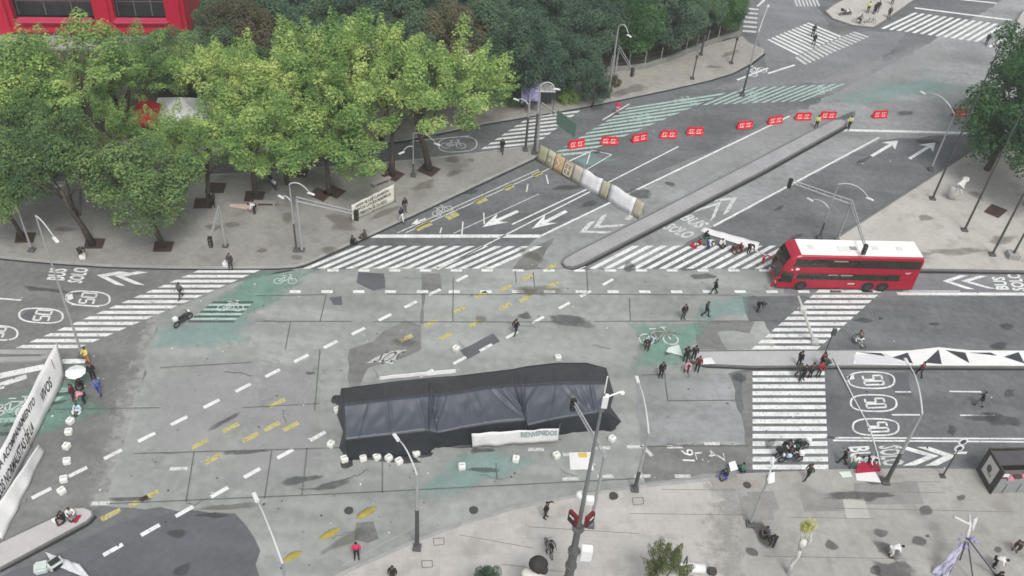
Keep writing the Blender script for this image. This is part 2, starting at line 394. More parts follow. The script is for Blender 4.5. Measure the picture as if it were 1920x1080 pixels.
# green cycle paint
for i, (pts, m) in enumerate([
    ([(480, 510), (600, 505), (560, 540), (440, 608), (340, 604), (400, 562)], TEAL_S), ([(290, 610), (480, 585), (470, 640), (260, 660)], TEAL_S2),
    ([(60, 725), (190, 690), (180, 770), (90, 830), (-60, 830), (-20, 760)], TEAL_S), ([(1190, 612), (1320, 605), (1325, 650), (1265, 690), (1190, 690)], TEAL_S),
    ([(860, 850), (990, 820), (1010, 880), (880, 930), (740, 935), (800, 890)], TEAL_S2), ([(1540, 185), (1600, 155), (1760, 140), (1850, 165), (1700, 185), (1580, 200)], TEAL_S2),
    ([(1290, 565), (1410, 550), (1400, 595), (1290, 600)], TEAL_S2), ([(1050, 300), (1110, 285), (1160, 300), (1090, 318)], TEAL_S2),
    ([(240, 720), (480, 640), (600, 700), (400, 900), (210, 900)], STAIN_L), ([(500, 700), (620, 680), (600, 930), (400, 930)], STAIN_L),
    ([(1180, 340), (1500, 200), (1560, 220), (1240, 370)], STAIN_L), ([(1500, 160), (1750, 60), (1820, 100), (1600, 200)], STAIN_L)]):
    fade_patch('road_paint_wash', pts, m, .0145 + .0002 * i, .8)
# stains
rs = random.Random(5)
st = [(1060, 352, 24, 5, -.1), (1105, 382, 16, 7, -.4), (1255, 345, 8, 4, .2), (1120, 285, 7, 3, 0), (1200, 365, 22, 9, .1), (880, 360, 14, 4, 0), (1490, 445, 12, 4, -.4), (1460, 390, 14, 3, -.5),
      (80, 543, 46, 4, .08), (1652, 597, 7, 3, 0), (1750, 607, 9, 3, 0), (1888, 612, 15, 6, .2), (1870, 650, 18, 6, -.1), (1880, 785, 34, 11, .2), (1890, 737, 12, 7, 0), (1785, 807, 8, 8, 0), (1845, 783, 30, 7, 0),
      (1620, 600, 16, 4, 0), (654, 958, 8, 6, 0), (888, 957, 7, 7, 0), (560, 900, 30, 6, -.15), (620, 910, 34, 6, -.25), (900, 845, 20, 5, 0), (900, 880, 26, 5, 0), (1060, 600, 40, 10, .1),
      (985, 592, 12, 6, 0), (580, 700, 8, 3, 0), (330, 1000, 16, 7, 0), (340, 1068, 26, 10, -.5), (395, 966, 30, 5, 0), (1250, 662, 7, 5, 0), (1320, 519, 32, 5, 0), (1445, 830, 10, 8, 0),
      (1388, 708, 12, 9, 0), (1180, 500, 10, 10, 0), (130, 965, 12, 4, 0), (250, 935, 40, 4, 0), (460, 847, 36, 4, -.05), (1560, 820, 10, 3, 0), (1300, 250, 12, 3, 0), (1580, 222, 26, 6, -.4),
      (1700, 212, 16, 5, 0), (1620, 300, 16, 4, -.4), (1740, 265, 20, 4, 0), (40, 662, 38, 9, 0), (420, 790, 40, 5, -.5), (500, 470, 0, 0, 0)]
for i, (x, y, a, b, r) in enumerate(st):
    if a: fade_patch('road_stain', ell(x, y, a * 1.2, b * 1.2, 9, r, i), STAIN, .027 + .0002 * i, .6, 2)
for i, (x, y, a, b, r) in enumerate([(1010, 545, 60, 10, .05), (990, 548, 22, 9, 0), (690, 960, 20, 9, -.4), (760, 640, 26, 10, 0), (900, 600, 14, 10, 0), (1240, 625, 34, 10, 0), (650, 1010, 60, 12, -.5), (1000, 480, 34, 10, .5), (430, 950, 80, 8, -.1)]):
    fade_patch('road_stain', ell(x, y, a, b, 9, r, i + 90), STAIN_W, .0385 + .0003 * i, .9, 2)
# joints of the concrete slabs
JOINT = mat('joint_tar', (.105, .105, .10), .9, .2, 1)
for a, b in [((480, 603), (660, 603)), ((700, 604), (1100, 604)), ((205, 945), (640, 926)), ((640, 926), (1190, 898)), ((545, 603), (535, 656)), ((612, 553), (600, 604)), ((850, 520), (849, 603)), ((600, 655), (590, 770)), ((364, 849), (349, 941)), ((576, 840), (566, 930)),
             ((510, 845), (496, 935)), ((717, 866), (717, 925)), ((1000, 510), (1003, 548)), ((966, 508), (968, 530)), ((1100, 508), (1102, 545)), ((250, 851), (640, 840)), ((455, 765), (600, 757)), ((1245, 695), (1252, 752)), ((1252, 752), (1380, 751)), ((1205, 704), (1245, 702)), ((930, 868), (932, 900)),
             ((725, 552), (960, 553)), ((480, 555), (610, 553)), ((960, 551), (1390, 554)), ((1200, 838), (1405, 836)), ((1115, 603), (1460, 602)), ((300, 690), (470, 680)), ((100, 768), (300, 765)), ((1180, 560), (1182, 602))]:
    MK.line(a, b, .075, JOINT, .0445)
MK.flush('road_joints')
# zebra crossings
crosswalk('road_crossing', (367, 509), (483, 509), (36, 650), (155, 650), 15, frac=.56)
crosswalk('road_crossing', (574, 504), (678, 461), (916, 504), (1010, 462), 14, frac=.52)
crosswalk('road_crossing', (1084, 504), (1167, 461), (1446, 504), (1525, 461), 15, frac=.5)
crosswalk('road_crossing', (1532, 546), (1654, 546), (1412, 652), (1536, 652), 11, frac=.58)
crosswalk('road_crossing', (1411, 700), (1546, 700), (1411, 876), (1553, 876), 14, frac=.6)
crosswalk('road_crossing', (990, 221), (1086, 209), (905, 278), (1008, 268), 8, frac=.5)
crosswalk('road_crossing', (1655, 54), (1718, 24), (1829, 78), (1882, 46), 13, frac=.5)
crosswalk('road_crossing', (1440, 74), (1498, 103), (1514, 43), (1576, 69), 11, frac=.5)
crosswalk('road_crossing', (1492, 107), (1512, 121), (1600, 60), (1628, 70), 16, PAINT_F, frac=.5)
crosswalk('road_crossing', (1392, 58), (1418, 60), (1399, 16), (1422, 18), 6, PAINT_F, frac=.4)
crosswalk('road_crossing', (1490, -2), (1495, 12), (1530, -2), (1536, 12), 7, PAINT_F, frac=.5)
crosswalk('road_cycle_bars', (1174, 204), (1357, 176), (1032, 292), (1100, 286), 12, TEAL_L, frac=.5)
crosswalk('road_cycle_bars', (1321, 197), (1399, 165), (1500, 190), (1582, 157), 11, TEAL_L, frac=.42)
DBAR = mat('dark_cycle_bar', (.075, .10, .09), .85, .15, 1.2, wear=.40)
crosswalk('road_cycle_bars', (352, 603), (440, 603), (398, 567), (475, 567), 5, DBAR, frac=.42)
crosswalk('road_cycle_bars', (358, 598), (445, 598), (392, 572), (470, 572), 4, TEAL_L, frac=.4, z=.0188)
crosswalk('road_cycle_bars', (-10, 815), (30, 812), (60, 745), (150, 735), 5, DBAR, frac=.4)
crosswalk('road_cycle_bars', (-20, 790), (60, 785), (70, 735), (140, 730), 4, TEAL, frac=.5)
# white lines: stop lines, lanes, dashes
for a, b, wd in [((690, 443), (1013, 443), .5), ((1580, 244), (1832, 250), .5), ((1715, 15), (1897, 38), .5), ((1800, -1), (1868, 6), .4), ((1682, 551), (2100, 552), .4), ((1692, 546), (1800, 546), .12), ((1565, 821), (2100, 824), .16), ((1562, 826), (2100, 830), .16),
                 ((1013, 443), (1393, 260), .22), ((820, 506), (1272, 275), .16), ((960, 421), (1111, 350), .18), ((1338, 424), (1648, 258), .22), ((1345, 440), (1440, 480), .12), ((1393, 260), (1480, 218), .2), ((1530, 520), (1640, 462), .18), ((1600, 455), (1700, 395), .14),
                 ((1130, 225), (1180, 195), .16), ((1050, 310), (1110, 283), .16), ((1110, 282), (1147, 290), .1), ((1147, 290), (1100, 318), .1), ((1108, 282), (1100, 308), .1), ((1420, 12), (1440, -6), .3), ((0, 672), (80, 670), .4), ((115, 678), (160, 677), .5), ((0, 560), (40, 563), .18), ((640, 1062), (820, 965), .01),
                 ((1855, 88), (1905, 60), .4), ((1382, 150), (1440, 128), .3), ((1440, 138), (1490, 122), .3), ((1670, 692), (1705, 693), .1), ((1678, 735), (1708, 735), .15), ((1780, 734), (1840, 735), .15), ((1672, 778), (1725, 778), .15), ((1800, 779), (1865, 779), .15), ((520, 295), (640, 285), .15), ((740, 268), (880, 255), .15)]:
    MK.line(a, b, wd, PAINT)
for a, b, wd in [((0, 705), (82, 688), .6), ((0, 722), (50, 706), .5), ((-40, 735), (8, 725), .4)]: MK.line(a, b, wd, PAINT)
# yellow zigzag barrier lines of the cycle lane
for a, b, wd in [((760, 437), (1040, 312), .14), ((745, 437), (1010, 318), .14), ((780, 430), (808, 418), .7), ((838, 410), (858, 400), .7), ((893, 380), (912, 372), .7), ((945, 356), (962, 348), .6), ((1000, 330), (1015, 323), .6), ((850, 438), (1010, 364), .1)]:
    MK.line(a, b, wd, PAINT_Y if wd > .3 else PAINT_F)
for a, b in [((868, 416), (866, 440)), ((907, 399), (908, 420)), ((990, 345), (987, 360)), ((1024, 328), (1028, 345)), ((828, 427), (825, 437))]: MK.line(a, b, .13, PAINT)
MK.flush('road_lines')
for k in range(15): MK.line((614 + k * 57.8, 507.2), (635 + k * 57.8, 507.4), .32, PAINT)
for k in range(19):
    if abs(k - 16.5) > .1: MK.line((543 + k * 59.6, 547), (564 + k * 59.6, 547.1), .36, PAINT)
def dash(x, y, ang, L, m, wd=.33):
    c = G(x, y); d = Vector((math.cos(ang), math.sin(ang), 0)) * L / 2; MK.line(c - d, c + d, wd, m, px=False)
for x, y in [(212, 1031), (282, 994), (346, 959), (412, 923), (473, 887), (535, 851), (596, 818), (146, 885), (212, 852), (275, 820), (336, 789), (397, 757), (456, 727), (511, 700), (565, 672), (620, 646), (672, 621), (722, 595), (770, 571), (815, 548), (866, 522), (78, 925)]:
    dash(x, y, DG + R(1), 1.3, PAINT, .32)
for x, y in [(862, 676), (911, 652), (960, 628), (1009, 600), (1058, 573), (1098, 551), (1140, 529), (800, 700)]: dash(x, y, DG, 1.3, PAINT, .28)
for x, y in [(433, 802), (375, 832), (470, 820), (400, 860), (510, 800), (762, 634), (837, 631), (892, 606), (947, 575), (862, 580), (808, 606), (902, 553), (948, 540), (985, 560), (990, 520), (1035, 500), (1036, 534), (208, 965), (260, 940), (280, 930), (545, 800), (520, 756)]:
    dash(x, y, DG, 1.3, PAINT_Y, .42)
for x, y, a in [(188, 944, EW), (335, 879, EW), (1005, 843, EW), (1070, 852, EW), (1130, 840, EW), (1070, 898, EW), (1135, 893, EW), (1205, 893, EW), (1265, 838, EW), (1335, 832, EW), (1280, 893, EW), (1213, 845, -.9), (1190, 838, EW)]:
    dash(x, y, a, 1.2, PAINT_F, .3)
MK.flush('road_dashes')
# ---- yellow lane domes (long yellow separators)
YEL = mat('yellow_rubber', (.30, .25, .06), .8, .2, 3)
def separator(a, b, lab):
    A, B = G(*a), G(*b); d = B - A; L = d.length; o = MB()
    sec = []
    for t in [0, .08, .3, .5, .7, .92, 1]:
        s_ = math.sin(math.pi * min(max(t, .03), .97)) ** .6; sec.append((t, .28 * s_, .16 * s_))
    vs, fs = [], []
    n = 7; u = d.normalized(); q = Vector((-u.y, u.x, 0))
    for t, wd, h in sec:
        for k in range(n):
            an = math.pi * k / (n - 1); vs.append(u * (L * t - L / 2) + q * wd * math.cos(an) + Vector((0, 0, h * math.sin(an))))
    for i in range(len(sec) - 1):
        for k in range(n - 1): fs.append((i * n + k, i * n + k + 1, (i + 1) * n + k + 1, (i + 1) * n + k))
    o.add(vs, fs); r = o.build('lane_separator', YEL, smooth=True); r.location = (A + B) / 2
    tag(r, lab, 'lane divider', 'yellow lane dividers by the lower kerb')
separator((668, 973), (706, 950), 'yellow rubber lane divider nearest the black marquee')
separator((598, 1012), (638, 990), 'middle yellow rubber lane divider above the pink-jacketed person')
separator((530, 1052), (566, 1034), 'lowest yellow lane divider beside the slanting lamp arm')
# ---- arrows and chevrons
def arrow(tail, head, wd=.34, hw=1.5, hl=1.7, m=None):
    A, B = G(*tail), G(*head); d = (B - A).normalized(); q = Vector((-d.y, d.x, 0)); L = (B - A).length
    P_ = lambda a, b: A + d * a + q * b
    MK.quad([P_(0, -wd / 2), P_(L - hl * .6, -wd / 2), P_(L - hl * .6, wd / 2), P_(0, wd / 2)], m or PAINT)
    MK.quad([P_(L - hl, -hw / 2), P_(L, 0), P_(L - hl * .65, 0)], m or PAINT, .019); MK.quad([P_(L - hl, hw / 2), P_(L, 0), P_(L - hl * .65, 0)], m or PAINT, .019)
arrow((971, 396), (904, 426), .4, 1.7, 2.6); arrow((1062, 396), (997, 429), .4, 1.7, 2.6)
arrow((1634, 293), (1684, 263), .38, 1.8, 2.2); arrow((1705, 298), (1754, 267), .38, 1.8, 2.2)
arrow((798, 410), (771, 421), .2, .9, 1.1)
MK.flush('road_arrows')
def chevron(tip, back1, back2, wd, m=None):
    t, a, b = G(*tip), G(*back1), G(*back2)
    off = (t - (a + b) / 2).normalized() * wd
    MK.quad([a, t, t - off, a - off], m or PAINT); MK.quad([b, t, t - off, b - off], m or PAINT, .019)
chevron((181, 516), (224, 509), (217, 534), .9); chevron((214, 517), (258, 509), (252, 533), .9)
chevron((1767, 527), (1800, 516), (1812, 542), .8); chevron((1802, 527), (1836, 517), (1852, 541), .8)
chevron((1760, 855), (1702, 838), (1716, 873), 1.0); chevron((1793, 855), (1742, 838), (1758, 873), 1.0)
chevron((1352, 378), (1308, 392), (1340, 408), .9, PAINT_F); chevron((1382, 370), (1332, 374), (1366, 398), .9, PAINT_F)
chevron((1086, 436), (1104, 417), (1135, 438), .8, PAINT_F); chevron((1112, 428), (1128, 405), (1162, 425), .8, PAINT_F)
MK.flush('road_chevrons')
# ---- words on the road
tg = text_ground
tg('road_lettering', 'BUS', (121, 526), (127, 504), (87, 524), PAINT); tg('road_lettering', 'SOLO', (154, 531), (168, 503), (125, 529), PAINT)
tg('road_lettering', 'BUS', (1893, 543), (1883, 519), (1868, 543), PAINT); tg('road_lettering', 'SOLO', (1925, 545), (1912, 512), (1899, 545), PAINT)
tg('road_lettering', 'SOLO', (1240, 428), (1285, 448), (1262, 418), PAINT_F); tg('road_lettering', 'BUS', (1272, 410), (1308, 428), (1296, 402), PAINT_F)
tg('road_lettering', 'BUS', (1590, 838), (1596, 872), (1630, 836), PAINT); tg('road_lettering', 'SOLO', (1646, 836), (1654, 874), (1688, 834), PAINT_F)
tg('road_lettering', '91', (1276, 841), (1280, 864), (1299, 842), PAINT, bold=0); tg('road_lettering', 'L', (1302, 848), (1306, 862), (1316, 847), PAINT_F, bold=0); tg('road_lettering', '4', (1327, 844), (1330, 858), (1340, 843), PAINT_F, bold=0); tg('road_lettering', '7', (1343, 850), (1346, 866), (1357, 849), PAINT_F, bold=0)
def fifty(o, u, v):
    a, b, c = G(*o), G(*u), G(*v); M_ = lambda x, y: a + (b - a) * x + (c - a) * y
    for L_ in ([(.42, 1), (0, 1), (0, .55), (.42, .55), (.42, 0), (0, 0)], [(.6, 0), (1, 0), (1, 1), (.6, 1), (.6, 0)]):
        for s_, e_ in zip(L_, L_[1:]): MK.line(M_(*s_), M_(*e_), .17, PAINT, .0197, px=False)
for o_, u_, v_ in [((174, 570), (182, 551), (148, 568)), ((90, 602), (98, 583), (62, 600)), ((4, 633), (12, 614), (-28, 631))]: fifty(o_, u_, v_)
for cx, cy in [(1636, 713), (1640, 756), (1645, 801)]: fifty((cx - 19, cy - 8), (cx - 14, cy + 9), (cx + 16, cy - 9))
MK.flush('road_numbers')
tg('road_lettering', '8', (1170, 411), (1180, 402), (1180, 414), PAINT_F)
BIKE = 'road_cycle_symbol'
def bike_mark(x, y, s_, ang=0.0, m=None):
    m = m or PAINT; c = G(x, y, .0200); u = Vector((math.cos(ang), math.sin(ang), 0)); q = Vector((-u.y, u.x, 0)); P_ = lambda a, b: c + u * a * s_ + q * b * s_
    for ox in (-.55, .55):
        pts = [P_(ox + .34 * math.cos(t * math.pi / 5), .34 * math.sin(t * math.pi / 5)) for t in range(11)]
        for a, b in zip(pts, pts[1:]): MK.line(a, b, .07 * s_, m, .0200, px=False)
    for a, b in [((-.55, 0), (-.15, .5)), ((-.15, .5), (.4, .5)), ((.4, .5), (-.05, 0)), ((-.05, 0), (-.55, 0)), ((-.15, .5), (-.05, 0)), ((.55, 0), (.35, .75)), ((.2, .78), (.5, .78)), ((-.3, .68), (0, .68))]:
        MK.line(P_(*a), P_(*b), .07 * s_, m, .0200, px=False)
bike_mark(432, 577, 1.2, EW, PAINT_F); bike_mark(535, 527, 1.1, EW, PAINT_F); bike_mark(830, 396, 1.3, DG, PAINT_F); bike_mark(1208, 222, 1.5, EW, TEAL_L); bike_mark(1285, 190, 1.5, EW, TEAL_L); bike_mark(1418, 181, 1.5, DG, TEAL_L); bike_mark(1545, 170, 1.5, DG, TEAL_L)
bike_mark(1420, 135, 1.8, DG, PAINT); bike_mark(1235, 636, 1.9, EW, PAINT_F); bike_mark(20, 770, 1.8, EW, PAINT_F); bike_mark(850, 273, 1.5, EW, PAINT_F)
def ring_mark(x, y, rx, ry, rot=0.0, m=None):
    pts = []
    for k in range(29):
        q = 2 * math.pi * k / 28; a = abs(math.cos(q)) ** .75 * (1 if math.cos(q) > 0 else -1); b = abs(math.sin(q)) ** .75 * (1 if math.sin(q) > 0 else -1)
        pts.append((x + rx * a * math.cos(rot) - ry * b * math.sin(rot), y + rx * a * math.sin(rot) + ry * b * math.cos(rot)))
    MK.poly(pts, .15, m or PAINT, .0197)
for x, y in [(165, 560), (77, 592), (-8, 624)]: ring_mark(x, y, 41, 13.5, .05)
for x, y in [(1634, 713), (1638, 756), (1642, 801)]: ring_mark(x, y, 43, 15.5, .02)
ring_mark(858, 271, 36, 14, -.05, PAINT_F)
MK.line((134, 571), (186, 575), .16, PAINT)
for q in [[(123, 557), (135, 550), (138, 560), (126, 565)], [(1588, 706), (1600, 702), (1602, 711), (1592, 713)]]: MK.quad([G(*p) for p in q], PAINT, .0197)
MK.flush('road_symbols')
for i, q in enumerate([[(40, 592), (52, 582), (70, 580), (62, 592), (56, 603), (45, 600)], [(135, 552), (150, 545), (165, 545), (150, 552)]]): sheet('road_patch', q, .0191, ASPH_D)
# ---- tagged graffiti on the road left of the marquee
fade_patch('road_graffiti', [(690, 680), (722, 658), (762, 656), (735, 684)], mat('graffiti_wash', (.5, .5, .49), .8, .3, 3, alpha=.8), .046, .3)
text_ground('road_graffiti', 'SOS', (697, 680), (738, 679), (722, 659), mat('graffiti_black', (.06, .06, .06), .8), .0475, .0)

# ------------------------------------------------------------------ pavements and medians
slab('pavement_west', [(-700, 420), (-300, 462), (0, 483), (60, 489), (120, 494), (200, 499), (300, 502), (400, 503), (520, 502), (553, 500), (575, 494), (600, 483), (700, 438), (1000, 297), (1012, 289), (1010, 278), (998, 271), (900, 285), (760, 300), (480, 322), (0, 345), (-700, 375)], SIDE_B, KERB)
slab('pavement_north', [(-700, 330), (0, 300), (480, 284), (760, 262), (905, 232), (1060, 206), (1115, 196), (1250, 168), (1330, 150), (1375, 136), (1410, 117), (1432, 100), (1432, 92), (1405, 80), (1392, 68), (1330, 84), (1280, 104), (1220, 126), (1160, 133), (1100, 140), (900, 170), (480, 240), (0, 262), (-700, 280)], SIDE_D, KERB)
slab('plaza_east', [(1560, 448), (1830, 275), (1890, 232), (2100, 120), (2500, 300), (2400, 560), (1920, 510), (1735, 507), (1560, 505), (1525, 490), (1535, 465)], SIDE_C, KERBD)
slab('pavement_south', [(560, 1110), (640, 1072), (700, 1045), (780, 1010), (860, 981), (960, 950), (1060, 930), (1200, 909), (1330, 896), (1400, 887), (1560, 880), (1700, 878), (1920, 880), (2400, 884), (2400, 1500), (400, 1500), (300, 1300)], SIDE_A, KERB)
slab('median_diagonal', [(1052, 492), (1056, 484), (1080, 470), (1220, 400), (1400, 307), (1560, 224), (1578, 222), (1590, 228), (1585, 236), (1430, 322), (1250, 415), (1095, 495), (1075, 502), (1060, 500)], mat('median_concrete', (.30, .30, .305), .9, .12, .3), KERBD, h=.22, kw=.2)
slab('median_east', [(1290, 660), (1300, 657), (1410, 656), (1600, 655), (2100, 656), (2100, 690), (1560, 687), (1410, 688), (1320, 684), (1295, 676)], mat('median_pale_concrete', (.37, .37, .375), .9, .08, .4), KERBD, h=.2, kw=.15)
slab('median_southwest', [(-100, 1115), (0, 1067), (80, 1024), (165, 978), (176, 966), (174, 956), (160, 949), (140, 950), (112, 962), (0, 1015), (-100, 1065)], mat('median_blush', (.42, .405, .40), .9, .08, .4), KERBD, h=.2, kw=.15)
slab('median_west', [(-200, 652), (0, 655), (100, 656), (98, 668), (75, 676), (0, 678), (-200, 676)], KERBD, KERB, h=.2, kw=.5)
sheet('road_far_crossing_base', [(1395, -5), (1425, -5), (1420, 62), (1388, 62)], .0105, ASPH)
slab('pavement_far', [(1545, 20), (1560, 8), (1600, -12), (1750, -60), (1760, -30), (1705, 8), (1660, 40), (1640, 52), (1600, 48), (1560, 35)], SIDE_C, KERBD)
slab('pavement_far_east', [(1905, 35), (1915, 20), (2100, -40), (2200, 60), (1960, 130), (1900, 60)], SIDE_C, KERBD)
slab('park_ground', [(-900, 270), (0, 258), (480, 236), (900, 168), (1140, 136), (1210, 128), (1280, 100), (1330, 80), (1385, 66), (1398, 30), (1400, -80), (1380, -180), (-1200, -180)], GRASSD, KERBD, h=.155, kw=.2)
for i, (x0, y0, x1, y1, m) in enumerate([(1500, 925, 1580, 958, 0), (1400, 922, 1450, 955, 0), (1600, 905, 1720, 945, 0), (1330, 900, 1420, 915, 1), (1580, 935, 1620, 972, 2), (1385, 930, 1440, 975, 0)]):
    sheet('pavement_patch', [(x0, y0), (x1, y0 - 1), (x1 + 12, y1), (x0 + 8, y1 + 1)], .1418 + .0006 * i, [mat('dark_slab', (.225, .222, .207), .9, .15, .6), mat('tan_slab', (.28, .26, .23), .9, .12, .6), mat('pale_slab', (.38, .375, .34), .9, .1, .6)][m])
for i, (x, y, a, b, r) in enumerate([(1722, 1014, 14, 8, .4), (1737, 957, 14, 9, .1), (1804, 933, 9, 6, 0), (1652, 1000, 14, 8, .1), (1560, 1023, 14, 8, .3), (1660, 1030, 26, 14, .4), (1680, 1070, 50, 18, .3), (1150, 932, 8, 7, 0), (1430, 1002, 30, 16, .8), (1412, 1035, 13, 8, .3), (1640, 1068, 10, 12, 0), (1650, 900, 24, 8, 0), (1620, 930, 60, 10, 0),
                                       (1740, 1005, 4, 3, 0), (1870, 1030, 8, 6, 0)]):
    fade_patch('pavement_stain', ell(x, y, a * 1.15, b * 1.15, 9, r, i + 30), STAIN, .1465 + .0003 * i, .45, 2)
for i, (x, y, a, b, r) in enumerate([(230, 420, 18, 5, 0), (275, 435, 10, 6, 0), (400, 425, 16, 8, 0), (540, 405, 16, 14, .3), (640, 420, 30, 16, .3), (500, 350, 22, 14, 0), (600, 345, 40, 20, .3), (850, 300, 16, 6, 0), (882, 300, 8, 5, 0), (850, 325, 18, 6, -.2), (120, 430, 18, 5, 0), (440, 420, 14, 6, 0), (1370, 100, 20, 4, -.3), (1340, 125, 16, 3, 0), (1100, 185, 20, 8, -.2), (1180, 170, 40, 8, -.2),
                                       (1830, 365, 20, 7, .4), (1735, 408, 14, 7, 0), (1800, 470, 60, 8, 0), (1880, 450, 30, 10, 0), (1700, 480, 60, 8, 0), (490, 470, 12, 5, 0), (560, 482, 12, 5, 0), (790, 350, 26, 10, -.3), (720, 400, 30, 6, -.4), (620, 470, 18, 8, 0)]):
    fade_patch('pavement_stain', ell(x, y, a * 1.1, b * 1.1, 9, r, i + 60), STAIN_W, .1535 + .0003 * i, .8, 2)
# triangle mural on the eastern median
WHT = mat('mural_white', (.68, .68, .67), .8, .06, 1); BLK = mat('mural_black', (.045, .048, .055), .8, .2, 1)
sheet('median_mural', [(1605, 660), (1706, 657), (1760, 651), (1820, 657), (2090, 658), (2090, 686), (1706, 685), (1600, 682)], .224, WHT)
for t in [[(1608, 660), (1652, 662), (1660, 668)], [(1673, 670), (1702, 661), (1712, 682)], [(1733, 680), (1760, 655), (1766, 683)], [(1772, 656), (1810, 661), (1818, 681)], [(1815, 661), (1858, 661), (1870, 667)], [(1882, 669), (1910, 660), (1922, 682)], [(1930, 660), (1970, 661), (1980, 681)]]:
    sheet('median_mural', t, .228, BLK)
sheet('median_mural', [(1600, 665), (1660, 662), (1700, 683), (1605, 681)], .2265, mat('mural_pale', (.55, .55, .56), .85, .05, 1))
# tree pits
for x, y, a in [(48, 445, 0), (178, 456, 0), (307, 462, 0), (383, 381, 0), (478, 368, 0), (405, 352, 0), (602, 365, .2), (628, 360, .2), (738, 328, .2), (805, 319, .2), (1868, 396, .2), (560, 322, 0)]:
    sheet('tree_pit', [(x - 17, y - 10), (x + 20, y - 9), (x + 14, y + 10), (x - 21, y + 10)] if not a else [(x - 8, y - 14), (x + 22, y - 2), (x + 4, y + 13), (x - 24, y + 1)], .172, SOIL)

crk = random.Random(21)
for x, y, L_, a0 in [(480, 600, 60, .1), (640, 905, 70, -.3), (560, 915, 50, .2), (300, 850, 40, .1), (900, 890, 50, 0), (950, 605, 60, .1), (1110, 650, 40, .2), (700, 690, 30, 1.3), (420, 700, 60, -.1), (1250, 830, 60, 0), (1330, 604, 50, .1), (760, 520, 40, -.2), (1050, 880, 40, .3), (620, 1010, 60, -.5), (350, 945, 50, -.1), (1500, 420, 40, -.6), (1680, 320, 50, -.6), (1750, 620, 60, .05), (1100, 330, 60, -.45), (250, 560, 50, .2), (530, 770, 40, 1.4), (860, 640, 40, 1.4), (1290, 690, 30, 1.5)]:
    px, py, a = x, y, a0; pts = [(px, py)]
    for k in range(9): a = a0 + crk.uniform(-.8, .8); px += math.cos(a) * L_ / 9; py += math.sin(a) * L_ / 9 * .7; pts.append((px, py))
    MK.poly(pts, crk.uniform(.03, .07), JOINT, .0447)
MK.flush('road_cracks')

GUT_SHADE = mat('gutter_shade', (.03, .03, .03), .9, .2, 1.5)  # strips paint the kerbs' shade and shadow line over the dark gutter
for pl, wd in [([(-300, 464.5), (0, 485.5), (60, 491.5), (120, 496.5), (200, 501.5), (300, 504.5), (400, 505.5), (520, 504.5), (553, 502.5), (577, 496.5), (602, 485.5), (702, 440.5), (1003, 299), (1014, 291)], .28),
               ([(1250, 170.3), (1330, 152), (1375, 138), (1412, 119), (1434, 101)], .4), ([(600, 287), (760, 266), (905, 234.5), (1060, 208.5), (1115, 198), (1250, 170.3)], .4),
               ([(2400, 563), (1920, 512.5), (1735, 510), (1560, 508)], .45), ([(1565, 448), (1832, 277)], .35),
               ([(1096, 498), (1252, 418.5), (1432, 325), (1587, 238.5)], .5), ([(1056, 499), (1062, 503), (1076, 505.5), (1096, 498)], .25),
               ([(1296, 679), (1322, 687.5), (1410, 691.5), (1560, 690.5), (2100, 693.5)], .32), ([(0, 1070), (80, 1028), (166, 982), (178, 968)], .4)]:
    MK.poly(pl, wd, GUT_SHADE, .0443)
MK.flush('road_gutter_shade')
# ================================================================== TREES
def leaf_mat(name, c1, c2, c3):
    m = bpy.data.materials.new(name); m.use_nodes = True; MATS[name] = m
    n = m.node_tree.nodes; L = m.node_tree.links; b = n['Principled BSDF']; b.inputs['Roughness'].default_value = .65; b.inputs['Specular IOR Level'].default_value = .25
    g = n.new('ShaderNodeNewGeometry'); rp = n.new('ShaderNodeValToRGB'); rp.color_ramp.elements[0].color = (*c1, 1); rp.color_ramp.elements[1].color = (*c3, 1)
    e = rp.color_ramp.elements.new(.5); e.color = (*c2, 1)
    oi = n.new('ShaderNodeObjectInfo'); tn = n.new('ShaderNodeTexNoise'); tn.inputs['Scale'].default_value = .42; tn.inputs['Detail'].default_value = 2
    L.new(g.outputs['Position'], tn.inputs['Vector'])
    a = n.new('ShaderNodeMath'); a.operation = 'MULTIPLY_ADD'; a.inputs[1].default_value = .38; L.new(g.outputs['Random Per Island'], a.inputs[0])
    b2 = n.new('ShaderNodeMath'); b2.operation = 'MULTIPLY_ADD'; b2.inputs[1].default_value = 1.7; b2.inputs[2].default_value = -.6; L.new(tn.outputs['Fac'], b2.inputs[0]); L.new(b2.outputs[0], a.inputs[2])
    c = n.new('ShaderNodeMath'); c.operation = 'MULTIPLY_ADD'; c.inputs[1].default_value = .5; L.new(oi.outputs['Random'], c.inputs[0]); L.new(a.outputs[0], c.inputs[2])
    d = n.new('ShaderNodeMath'); d.operation = 'SUBTRACT'; d.inputs[1].default_value = .17; L.new(c.outputs[0], d.inputs[0]); L.new(d.outputs[0], rp.inputs['Fac'])
    L.new(rp.outputs[0], b.inputs['Base Color'])
    tr = n.new('ShaderNodeBsdfTranslucent'); mx = n.new('ShaderNodeMixShader'); mx.inputs[0].default_value = .32
    L.new(rp.outputs[0], tr.inputs[0]); L.new(b.outputs[0], mx.inputs[1]); L.new(tr.outputs[0], mx.inputs[2]); L.new(mx.outputs[0], n['Material Output'].inputs['Surface'])
    return m
